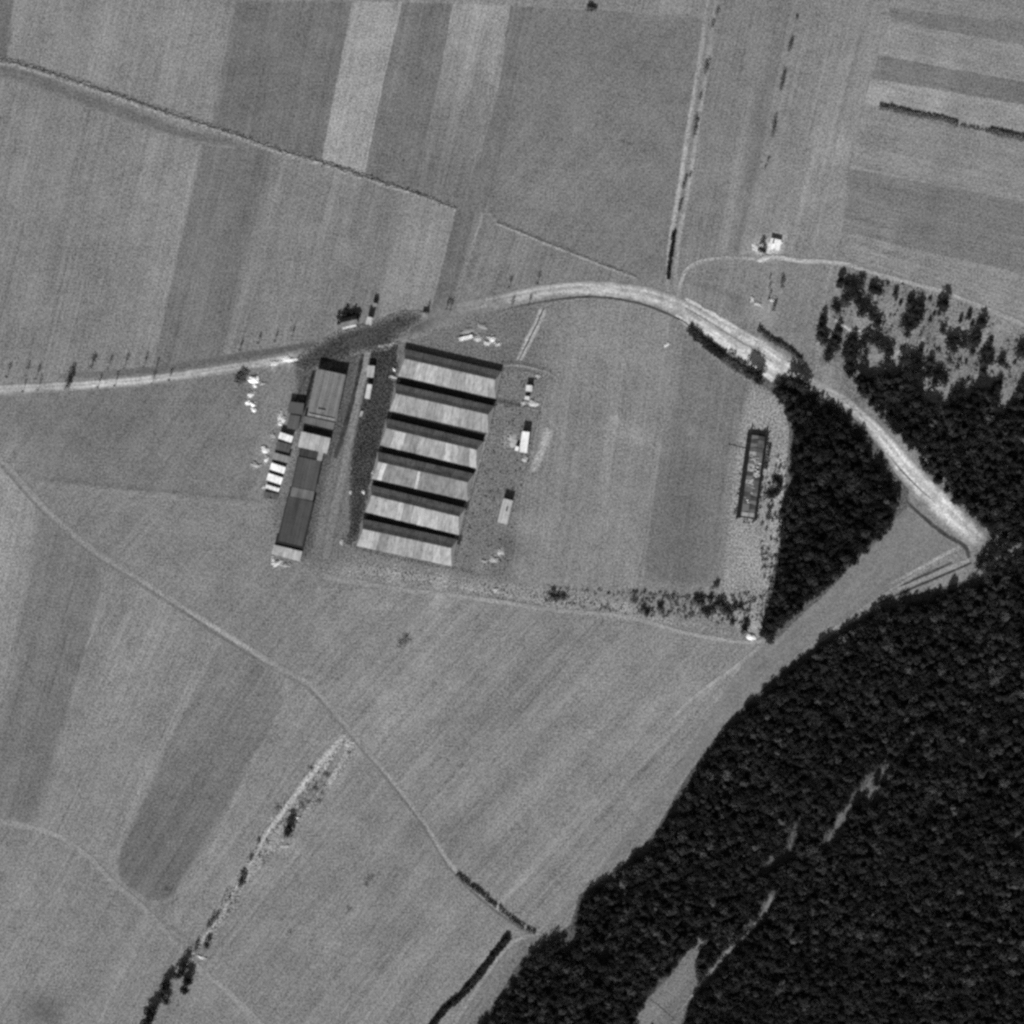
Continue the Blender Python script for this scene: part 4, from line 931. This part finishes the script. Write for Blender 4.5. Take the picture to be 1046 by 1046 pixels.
def hut(name, label, cat, quad, h, tone, rise=0.3, kind='mono', wall=WALL_BRICK, k=1.15, group=None, chimney=None, planks=3, mat=None):
    """quad: roof corners in pixels: lower-left, lower-right, upper-right, upper-left"""
    P = [Vector(W(*q)) for q in quad]
    c = (P[0] + P[1] + P[2] + P[3]) / 4
    ux = ((P[1] - P[0]) + (P[2] - P[3])) / 2
    uy = ((P[3] - P[0]) + (P[2] - P[1])) / 2
    L, B = ux.length, uy.length
    rz = math.atan2(ux.y, ux.x)
    o = empty(name, (c.x, c.y, 0), rz)
    tag(o, label, cat, group)
    x0, x1, y0, y1 = -L / 2, L / 2, -B / 2, B / 2
    wi = 0.25
    nd = [0.0] if L < 12 else [-L * .25, L * .25]
    wn_ = [x0 + L * q for q in ((.2, .8) if L < 12 else (.1, .4, .6, .9))]
    wall_parts(o, x0 + wi, x1 - wi, y0 + wi, y1 - wi, h - 0.1, wall, nd, wn_)
    def strip(a, b, ya, za, yb, zb, t, nm='roof_panel'):
        g = 0.02; dz = random.uniform(0, 0.03)
        p = [(a + g, ya, za + dz), (b - g, ya, za + dz), (b - g, yb, zb + dz), (a + g, yb, zb + dz)]
        link(nm, mesh(nm, *slab(p, 0.1)), mat or roof_mat(t, k), o)
    for j in range(planks):
        a, b = x0 + L * j / planks, x0 + L * (j + 1) / planks
        t = tone + random.uniform(-4, 4)
        if kind == 'mono': strip(a, b, y0, h, y1, h + rise, t)
        elif kind == 'flat': strip(a, b, y0, h, y1, h + 0.05, t)
        else:
            strip(a, b, y0, h, 0, h + rise, t); strip(a, b, 0.0, h + rise, y1, h, t)
    if kind == 'gable':
        for xx in (x0 + wi + .01, x1 - wi - .01):
            v = [(xx - .05, y0 + wi, h - .1), (xx - .05, y1 - wi, h - .1), (xx - .05, 0, h + rise - .12), (xx + .05, y0 + wi, h - .1), (xx + .05, y1 - wi, h - .1), (xx + .05, 0, h + rise - .12)]
            link('gable', mesh('gable', v, [(0, 2, 1), (3, 4, 5), (0, 1, 4, 3), (1, 2, 5, 4), (2, 0, 3, 5)]), wall, o)
        link('ridge_cap', mesh('ridge_cap', *box(0, 0, h + rise + 0.05, L, 0.3, 0.1)), mat or roof_mat(tone - 10, k), o)
    if chimney:
        link('chimney', mesh('chimney', *box(chimney[0] * L, chimney[1] * B, h + rise + 0.4, 0.9, 0.9, 1.6)), BARK, o)
    return o, L, B

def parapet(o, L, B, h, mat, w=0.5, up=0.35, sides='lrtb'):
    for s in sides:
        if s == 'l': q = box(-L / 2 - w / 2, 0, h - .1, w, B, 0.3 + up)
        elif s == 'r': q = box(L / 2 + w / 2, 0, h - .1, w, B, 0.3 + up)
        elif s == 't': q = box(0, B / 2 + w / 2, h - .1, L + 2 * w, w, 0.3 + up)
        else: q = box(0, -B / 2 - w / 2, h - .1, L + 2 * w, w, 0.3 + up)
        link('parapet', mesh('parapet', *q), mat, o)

z1 = Z(230, 290, 5.23); z3 = Z(250, 420, 5.23); z4 = Z(430, 310, 5.23); z5 = Z(430, 430, 5.23)
DARKTRIM = plain_mat('dark_trim', 0.03)  # dark material of the roof-edge strips and end posts
# the long factory range, from the road down
o, L, B = hut('factory_hall', 'large flat grey felt-roofed hall at the road end of the long range', 'building', [z1(440, 705), z1(592, 738), z1(650, 488), z1(494, 455)], 4.6, 116, kind='flat', k=1.0, planks=4)
link('roof_ridge', mesh('roof_ridge', *box(-0.2, -B / 2 + 1.3, 4.85, L * 0.9, 0.7, 0.5)), roof_mat(165, 1.1), o)
link('skylight', mesh('skylight', *box(-1.0, -B / 2 + 5.0, 4.95, 4.6, 1.2, 0.6)), roof_mat(125, 1.0), o)
for j, xx in enumerate((-5.2, -1.8, 1.6, 5.0)):
    link('roof_batten', mesh('roof_batten', *box(xx, 2.0, 4.78, 0.25, B * 0.75, 0.22)), roof_mat(112, 1.0), o)
hut('lean_to', 'dark lower lean-to between the big hall and the pale cross roof', 'building', [z1(412, 752), z1(575, 790), z1(590, 742), z1(424, 708)], 2.4, 108, kind='mono', rise=0.8, k=1.2)
o, L, B = hut('machine_house', 'pale square-roofed house crossing the middle of the long dark range', 'building', [z1(394, 872), z1(547, 908), z1(567, 826), z1(406, 788)], 4.8, 178, kind='mono', rise=0.9, k=1.2, planks=3)
hut('annex', 'small dark annex just below the pale cross roof', 'building', [z3(292, 240), z3(392, 262), z3(400, 222), z3(300, 196)], 3.0, 62, kind='flat', k=1.0, planks=2)
hut('porch', 'tiny pale porch at the lower right corner of the pale cross roof', 'building', [z3(386, 262), z3(412, 268), z3(424, 222), z3(398, 216)], 3.4, 165, kind='flat', k=1.0, planks=1)
o, L, B = hut('drying_house', 'upper dark felt roof of the long range below the pale cross roof', 'building', [z3(254, 405), z3(376, 430), z3(408, 268), z3(290, 242)], 3.4, 80, kind='flat', k=1.0, planks=3)
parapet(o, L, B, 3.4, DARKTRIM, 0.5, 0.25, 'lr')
o, L, B = hut('connecting_bay', 'lighter grey bay dividing the long dark roof', 'building', [z3(243, 455), z3(364, 478), z3(376, 430), z3(254, 403)], 3.5, 108, kind='flat', k=1.0, planks=3)
o, L, B = hut('drying_house', 'lower dark felt roof of the long range, longest section', 'building', [z3(178, 692), z3(312, 730), z3(362, 480), z3(240, 457)], 3.4, 74, kind='flat', k=1.0, planks=4)
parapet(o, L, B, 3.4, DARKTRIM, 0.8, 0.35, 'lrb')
o, L, B = hut('end_house', 'pale roofed house closing the lower end of the long range', 'building', [z3(146, 765), z3(296, 801), z3(311, 750), z3(158, 712)], 3.6, 172, kind='mono', rise=0.8, k=1.2, planks=4)
# row of small huts left of the range
HG = 'small huts in a row left of the range'
hut('small_hut', 'topmost bright white-roofed hut in the row left of the range', 'hut', [z3(180, 146), z3(250, 170), z3(263, 136), z3(191, 112)], 2.4, 240, rise=0.6, k=1.3, group=HG, planks=2)
hut('small_hut', 'dark-roofed hut just below the topmost white hut of the row', 'hut', [z3(163, 205), z3(238, 222), z3(254, 180), z3(178, 160)], 2.4, 88, rise=0.3, k=1.1, group=HG, planks=2)
hut('small_hut', 'mottled grey hut in the middle of the row', 'hut', [z3(148, 255), z3(230, 278), z3(246, 244), z3(160, 222)], 2.4, 135, rise=0.5, k=1.2, group=HG, planks=3)
hut('small_hut', 'upper of the two large bright white huts in the row', 'hut', [z3(135, 311), z3(212, 336), z3(221, 300), z3(143, 275)], 2.5, 252, rise=0.7, k=1.3, group=HG, planks=2)
hut('small_hut', 'lower of the two large bright white huts in the row', 'hut', [z3(117, 368), z3(194, 394), z3(205, 356), z3(127, 330)], 2.5, 252, rise=0.7, k=1.3, group=HG, planks=2)
hut('small_hut', 'lowest narrow white hut of the row', 'hut', [z3(110, 410), z3(182, 432), z3(189, 412), z3(117, 392)], 2.3, 235, rise=0.5, k=1.3, group=HG, planks=2)
hut('small_hut', 'low dark block standing in for the shadow at the lower end of the row', 'hut', [z3(100, 462), z3(176, 476), z3(182, 442), z3(108, 430)], 1.2, 100, rise=0.2, k=1.1, group=HG, planks=2)  # added block, its dark roof imitates the shadow below the huts
hut('small_hut', 'dark hut above the row beside the big hall', 'hut', [z1(335, 690), z1(415, 700), z1(425, 640), z1(345, 628)], 3.0, 62, rise=0.2, k=1.0, group=HG, planks=2, mat=ROOF_FELT)
hut('small_hut', 'grey low hut under the dark one above the row', 'hut', [z1(330, 770), z1(388, 782), z1(404, 706), z1(345, 698)], 2.0, 96, rise=0.2, k=1.0, group=HG, planks=2)
# lane huts
hut('lane_hut', 'upper of two narrow pale huts beside the works lane', 'hut', [z1(752, 498), z1(793, 502), z1(804, 440), z1(764, 436)], 2.4, 178, rise=0.5, k=1.2, planks=2)
hut('lane_hut', 'lower of two narrow pale huts beside the works lane', 'hut', [z1(750, 612), z1(770, 616), z1(790, 540), z1(756, 534)], 2.0, 210, rise=0.5, k=1.2, planks=2)
# east yard
hut('yard_hut', 'bright white-roofed hut in the yard right of the sheds', 'hut', [z4(520, 794), z4(560, 798), z4(587, 690), z4(545, 684)], 3.2, 252, rise=0.9, k=1.3, planks=2)
hut('yard_porch', 'small white porch at the foot of the white yard hut', 'hut', [z4(500, 785), z4(520, 790), z4(524, 766), z4(506, 762)], 2.2, 240, rise=0.3, k=1.2, planks=1)
hut('yard_hut', 'pale grey hut with a dark chimney low in the yard', 'hut', [z5(412, 540), z5(462, 556), z5(490, 424), z5(437, 414)], 2.8, 182, rise=0.8, k=1.25, chimney=(0.1, 0.05), planks=2)
hut('latrine', 'tiny white-roofed hut near the top of the yard', 'hut', [z4(558, 470), z4(592, 472), z4(596, 440), z4(562, 436)], 2.4, 215, rise=0.6, k=1.2, planks=1)
hut('latrine', 'tiny low hut just below the white one near the yard top', 'hut', [z4(552, 514), z4(576, 516), z4(582, 498), z4(556, 496)], 2.2, 205, rise=0.4, k=1.2, planks=1)
# houses above the road
z6 = Z(330, 290, 6.973)
o, L, B = hut('roadside_house', 'dark-roofed house above the road opposite the big hall', 'house', [z6(124, 312), z6(236, 284), z6(252, 226), z6(132, 250)], 2.8, 118, rise=2.0, kind='gable', k=1.35, chimney=(0.2, 0.1), planks=3)
link('veranda', mesh('veranda', *box(-0.5, -B / 2 - 0.6, 1.3, L * 0.85, 1.0, 2.4)), roof_mat(215, 1.0), o)
hut('roadside_cottage', 'small pale square cottage right of the dark-roofed house', 'house', [z6(298, 286), z6(340, 296), z6(364, 248), z6(322, 236)], 3.6, 172, rise=0.9, k=1.2, planks=2)
hut('privy', 'tiny hut above the small pale square cottage', 'hut', [z6(352, 164), z6(384, 166), z6(388, 140), z6(358, 138)], 2.6, 140, rise=0.4, k=1.2, planks=1)
hut('wayside_hut', 'tiny grey hut by the road right of the cottage', 'hut', [z6(700, 240), z6(745, 240), z6(752, 208), z6(706, 206)], 2.2, 138, rise=0.3, k=1.1, planks=1)
for i, (x, y, r, h) in enumerate([(112, 235, 1.3, 3), (150, 225, 1.5, 3.4), (185, 228, 1.4, 3), (215, 215, 1.3, 3.2), (252, 235, 1.3, 3.4), (165, 190, 1.3, 3), (112, 280, 1.2, 3), (375, 120, 1.3, 3)]):
    px, py = z6(x, y); tree(px, py, '%s dark tree clustered round the dark-roofed roadside house' % ORD[i].capitalize(), 'trees round the roadside house', 'broad', h, r)
# farmhouse, upper right
o, L, B = hut('farmhouse', 'bright pale-roofed farmhouse beside the field track at upper right', 'house', [e6(692, 212), e6(740, 218), e6(752, 172), e6(698, 156)], 1.8, 246, rise=0.35, kind='mono', k=1.15, wall=WALL_LIGHT, chimney=(-0.2, 0.1), planks=3)
tree(*e6(652, 215), 'dark tree left of the pale farmhouse', None, 'broad', 6, 1.7)
tree(*e6(668, 222), 'small dark bush between the tree and the pale farmhouse', None, 'bush', 2.4, 1.6)

# long sunken shelter with earth flanks
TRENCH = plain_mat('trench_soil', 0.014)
def shelter():
    q = Z(700, 400, 6.54)
    quad = [q(372, 832), q(458, 838), q(532, 300), q(444, 292)]
    P = [Vector(W(*p)) for p in quad]
    c = sum(P, Vector((0, 0, 0))) / 4
    ux = ((P[1] - P[0]) + (P[2] - P[3])) / 2
    B = ux.length; L = (((P[3] - P[0]) + (P[2] - P[1])) / 2).length
    up = ((P[3] - P[0]) + (P[2] - P[1])) / 2
    o = empty('long_shelter', (c.x, c.y, 0), math.atan2(up.y, up.x) - math.pi / 2)
    tag(o, 'long narrow ruined shelter with mottled grey roof and dark flanks beside the wood', 'shelter')
    v, f = prism([(-B / 2, -L / 2), (B / 2, -L / 2), (B / 2, L / 2), (-B / 2, L / 2)], -0.2, 1.5)
    link('wall', mesh('wall', v, f), WALL_BRICK, o)
    rr = random.Random(5)
    n = 20
    for j in range(n):
        for s in (0, 1):
            if rr.random() < 0.14: continue      # sheets gone
            a = -L / 2 + L * j / n; b = a + L / n - 0.05
            x0, x1 = (-B / 2, -0.03) if s == 0 else (0.03, B / 2)
            z0, z1_ = (1.55, 1.95) if s == 0 else (1.95, 1.55)
            d = rr.uniform(-.12, .12)
            pos = j / n
            t = rr.choice((70, 95, 120, 165, 110, 140)) if 0.25 < pos < 0.8 else rr.choice((70, 84, 96))
            if j == 0: t = 150
            link('roof_panel', mesh('roof_panel', *slab([(x0, a, z0 + d), (x1, a, z1_ + d), (x1, b, z1_ + d), (x0, b, z0 + d)], 0.08)), roof_mat(t, 1.05), o)
    for j in range(34):
        x, y = rr.uniform(-B / 2 + .6, B / 2 - .6), rr.uniform(-L * .35, L * .25)
        link('loose_board', mesh('loose_board', *box(x, y, 2.05, rr.uniform(.5, 1.6), rr.uniform(.4, 1.0), 0.12)), roof_mat(rr.choice((175, 200, 215)), 1.0), o)
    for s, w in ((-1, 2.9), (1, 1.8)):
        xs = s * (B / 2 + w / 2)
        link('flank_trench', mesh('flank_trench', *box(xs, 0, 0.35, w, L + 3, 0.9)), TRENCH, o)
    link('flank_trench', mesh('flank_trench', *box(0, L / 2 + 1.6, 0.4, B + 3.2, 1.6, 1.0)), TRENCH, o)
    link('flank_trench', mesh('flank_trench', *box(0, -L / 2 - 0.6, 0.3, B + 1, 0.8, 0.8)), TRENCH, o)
    link('end_post', mesh('end_post', *box(-B / 2 - .8, L / 2 + 2.6, 1.0, 1.0, 1.6, 2.4)), DARKTRIM, o)
    link('end_post', mesh('end_post', *box(B / 2 + .6, L / 2 + 2.6, 1.0, 1.0, 1.6, 2.4)), DARKTRIM, o)
shelter()

for i, (x, y, h) in enumerate([(598, 815, 10), (625, 820, 9), (795, 855, 10), (830, 870, 10), (860, 890, 8)]):
    px, py = e6(x, y); tree(px, py, '%s tall tree at the roadside wood edge throwing a shadow over the road' % ORD[i].capitalize(), 'shadow-casting edge trees', 'broad', h, 3.2)
scrub('scrub', 'dark rank weeds over the cinder strip left of the sheds', in_poly([(380, 358), (406, 350), (400, 400), (394, 424), (386, 452), (380, 481), (370, 516), (362, 550), (357, 550), (360, 481), (368, 424)]), 420, 0.2, 0.55, 9)
scrub('scrub', 'low grey scrub between the roadside hedge and the wood', in_poly([e6(*p) for p in ((440, 690), (500, 690), (600, 770), (640, 800), (600, 840), (520, 800), (450, 745))]), 90, 0.4, 1.0, 10)
scrub('scrub', 'ragged scrub filling the verge between the wood and the narrow road', in_poly([(795, 385), (815, 388), (845, 402), (870, 425), (890, 450), (880, 452), (860, 432), (830, 412), (800, 400)]), 220, 0.4, 1.3, 11)
scrub('scrub', 'dark rank weeds fringing the flanks of the long shelter', along([(766, 440), (762, 470), (757, 500), (753, 528), (772, 531), (777, 500), (781, 470), (784, 442), (766, 440)], 1.3), 200, 0.3, 0.8, 14)
# ------------------------------------------------------------------ heaps and stacks
def heap(label, x, y, rx, ry, h, tone, rz=0.0, name='scrap_heap', seed=0, cat='heap', group=None):
    n, m = 14, 5
    V = [(0, 0, h)]
    F = []
    for k in range(1, m + 1):
        t = k / m
        for j in range(n):
            a = 2 * math.pi * j / n
            w = 1 + 0.7 * mnoise.noise(Vector((math.cos(a) * 1.7, math.sin(a) * 1.7, seed * 3.1 + t)))
            z = h * (1 - t ** 1.6) * (1 + 0.5 * mnoise.noise(Vector((t * 3 * math.cos(a), t * 3 * math.sin(a), seed * 1.7)))) if k < m else -0.05
            V.append((rx * S * t * w * math.cos(a), ry * S * t * w * math.sin(a), z))
    for j in range(n):
        F.append((0, 1 + j, 1 + (j + 1) % n))
        for k in range(m - 1):
            a = 1 + k * n
            F.append((a + j, a + n + j, a + n + (j + 1) % n, a + (j + 1) % n))
    hr_ = random.Random(seed + 900)
    for _ in range(6):                          # lumps and slabs lying on and round the heap
        a, q = hr_.uniform(0, 6.28), hr_.uniform(0.5, 1.25)
        bv, bf = box(rx * S * q * math.cos(a), ry * S * q * math.sin(a), 0.15, hr_.uniform(.4, 1.1), hr_.uniform(.3, .8), hr_.uniform(.3, .6))
        k0 = len(V); V += bv; F += [tuple(i + k0 for i in qf) for qf in bf]
    o = link(name, mesh(name, V, F), plain_mat('heap_%d' % tone, min(0.85, lin(tone) / KG), 0.35, 1.3))
    o.location = W(x, y, 0.2); o.rotation_euler = (0, 0, rz)
    return tag(o, label, cat, group)
HP = [(z1(155, 512), 6, 4, 1.2, 248, 'largest bright white heap beside the dark hedge near the road'), (z1(158, 546), 2, 2, .6, 240, 'tiny white heap just below the largest one'), (z1(200, 534), 2.2, 1, .5, 190, 'pale sliver heap right of the largest white heap'),
      (z1(137, 590), 4.5, 3, .9, 205, 'grey-white heap in the middle of the heaps below the hedge'), (z1(120, 633), 2.4, 2.4, .8, 248, 'small round white heap, left of the lower three'), (z1(147, 642), 2.8, 2.4, .8, 245, 'small white heap, right of the lower three'), (z1(152, 673), 2.2, 2.2, .8, 240, 'lowest small white heap of the lower three'),
      (z1(292, 705), 2.2, 5, .8, 190, 'elongated pale heap above the row of small huts'), (z1(310, 725), 3.0, 4, .9, 205, 'pale heap touching the row of small huts'), (z1(292, 748), 2.2, 1.8, .6, 225, 'small bright heap above the topmost white hut'), (z1(395, 676), 1.6, 1.4, 1.0, 235, 'tiny white heap beside the dark hut by the big hall'),
      (z3(110, 206), 4, 3.4, .9, 215, 'bright heap left of the row of huts'), (z3(100, 190), 2, 2, .6, 190, 'faint heap above the bright heap left of the huts'), (z3(116, 260), 2, 3.2, .8, 225, 'small white heap left of the mottled grey hut'), (z3(60, 290), 5, 2.6, .6, 172, 'spread pale heap farthest left of the row of huts'), (z3(45, 285), 2.2, 2, .6, 180, 'faint outlying heap at the far left of the huts'), (z3(150, 130), 2.5, 4, .5, 165, 'low pale heap beside the topmost white hut'), (z3(102, 405), 1.6, 1.4, .5, 200, 'tiny pale heap at the corner of the lowest white hut'),
      (z3(170, 812), 6, 3, .8, 190, 'curved pale spoil heap below the end house'), (z3(215, 825), 6, 2, .5, 165, 'thin tail of spoil right of the curved heap'), (z3(150, 790), 2.4, 4, .7, 185, 'left end of the spoil below the end house'),
      (z4(303, 185), 3.6, 3.6, .8, 185, 'round pale heap beside the white board stack above the sheds'), (z4(355, 212), 3, 2.2, .7, 205, 'small white heap above the topmost shed'), (z4(385, 190), 3.2, 4, .9, 215, 'bright heap right of the round pale heap'), (z4(412, 217), 3, 1.6, .5, 200, 'thin pale heap at the right end of the heaps'), (z4(360, 180), 2, 1.6, .6, 190, 'tiny heap between the round and the bright heap'), (z4(250, 148), 6, 3, .5, 150, 'low grey heap above the white board stack'), (z4(330, 122), 6, 2.4, .4, 148, 'flat grey heap above the round pale heap'),
      (z4(600, 535), 4.5, 4, .7, 190, 'pale rubble heap below the tiny yard huts'), (z4(548, 530), 3, 2, .5, 178, 'pale rubble scatter left of the rubble heap'), (z4(626, 388), 2.6, 1.8, .4, 175, 'faint pale heap in the yard top corner'), (z4(495, 730), 5, 7, .5, 168, 'broad pale spoil left of the white yard hut'), (z4(556, 830), 3.4, 3, .5, 172, 'pale patch of rubble below the white yard hut'),
      (z5(425, 700), 3, 4.5, .8, 172, 'pale heap near the lower end of the yard'), (z5(390, 740), 4.5, 3, .5, 165, 'spread pale heap low in the yard'), (z5(340, 748), 3, 1.6, .4, 160, 'small pale heap at the yard bottom left'), (z5(400, 905), 2, 1.4, .5, 205, 'tiny white heap beside the track below the yard'),
      (s3(915, 283), 4.5, 3.6, 1.0, 225, 'bright pale heap at the foot of the roadside wood'), (e6(720, 178), 6, 4.5, 1.0, 240, 'white heap behind the pale farmhouse'), (e6(625, 200), 3.4, 5, .5, 200, 'pale spoil left of the farmhouse tree'), (e6(665, 258), 7, 3, .4, 190, 'pale spoil below the farmhouse'), (e6(612, 455), 2, 3, .5, 200, 'small pale heap in the meadow above the widened road'), (e6(640, 478), 4, 2, .4, 180, 'low pale heap beside the meadow heap'), (e6(705, 460), 3, 2, .4, 180, 'pale heap by the trees below the farmhouse'),
      (a6(362, 812), 4.5, 1.8, .5, 200, 'pale slab-like heap where the brook meets the track'), (a6(695, 325), 2.2, 1.6, .5, 205, 'tiny pale heap beside the lone brook tree'), (a6(650, 425), 4, 1.8, .4, 172, 'low pale heap below the lone brook tree'),
      ((403, 377.5), 1.6, 1.6, 1.0, 230, 'tiny white heap at the left end of the topmost shed'), ((402, 385), 4, 2.4, .8, 165, 'grey heap at the left eave of the topmost shed'), ((371.5, 502.5), 1.6, 2, .7, 200, 'tiny pale heap at the left end of the fifth shed'), ((358, 503), 1.4, 1.4, .5, 175, 'tiny pale heap on the left rim of the cinder yard'), ((383, 483), 4, 2, .6, 220, 'bright heap at the left end of the fourth shed'), ((349, 553), 2, 3, .4, 165, 'pale heap below the cinder yard corner'),
      ((294, 367), 7.5, 3.2, .5, 225, 'right of two bright gravel heaps on the road edge left of the hall'), ((279.5, 371), 5, 2.6, .4, 205, 'left of two bright gravel heaps on the road edge left of the hall'), (e6(192, 678), 2.2, 1.4, .5, 215, 'tiny white heap in the field below the road bend'), (e6(200, 672), 1.4, 1.0, .4, 210, 'tiny speck heap beside the one below the road bend')]
for i, (p, rx, ry, h, t, lab) in enumerate(HP):
    heap(lab, p[0], p[1], rx, ry, h, t, random.uniform(-.3, .3), seed=i)
def stack(label, x, y, L, w, h, rz, tone, n=5):
    o = empty('board_stack', W(x, y), rz)
    tag(o, label, 'stack')
    for j in range(n):
        link('board', mesh('board', *box(random.uniform(-.3, .3), (j - (n - 1) / 2) * w / n, h / 2 + random.uniform(-.1, .1), L, w / n * 0.9, h)), roof_mat(tone + random.uniform(-12, 8), 1.0), o)
stack('white stack of boards above the topmost shed', *z4(240, 184), 8.5, 2.2, 1.0, math.radians(14), 245)
stack('small stack of boards beside the lane below the pale huts', *z1(728, 695), 3.5, 1.6, .7, math.radians(75), 165, 3)

# ------------------------------------------------------------------ fences round the yard
FENCE = plain_mat('fence_wood', 0.05)
def fence(label, pts, h=1.4, gap=4.0):
    P = [Vector(W(*p)) for p in pts]
    o = empty('fence', P[0])
    tag(o, label, 'fence')
    post = mesh('post', *box(0, 0, h / 2, 0.24, 0.24, h)); post.materials.append(FENCE)
    for a, b in zip(P, P[1:]):
        d = b - a; n = max(1, int(d.length / gap))
        for j in range(n):
            q = link('post', post); q.parent = o; q.location = a + d * (j / n) - P[0]
        rz = math.atan2(d.y, d.x); mid = (a + b) / 2 - P[0]
        for z in (0.6, 1.2):
            r = link('rail', mesh('rail', *box(0, 0, 0, d.length, 0.05, 0.10)), FENCE, o)
            r.location = (mid.x, mid.y, z); r.rotation_euler = (0, 0, rz)
fence('thin dark fence down the right side of the yard', [(512, 372), (530, 372), (562, 381), (545, 444), (533, 501), (529, 516)])
fence('dark fence crossing the yard below the tiny huts', [(507, 410), (530, 415), (552, 420)])
fence('dark fence along the lower side of the lowest shed', [(352, 554), (364, 561), (400, 571), (462, 582), (472, 584), (490, 590)])
fence('thin fence right of the shed ends', [(514, 378), (507, 410), (501, 440), (490, 478), (480, 512), (471, 546), (464, 582)])
fence('short fence beside the chimney hut', [(488, 503), (500, 505), (512, 506)])
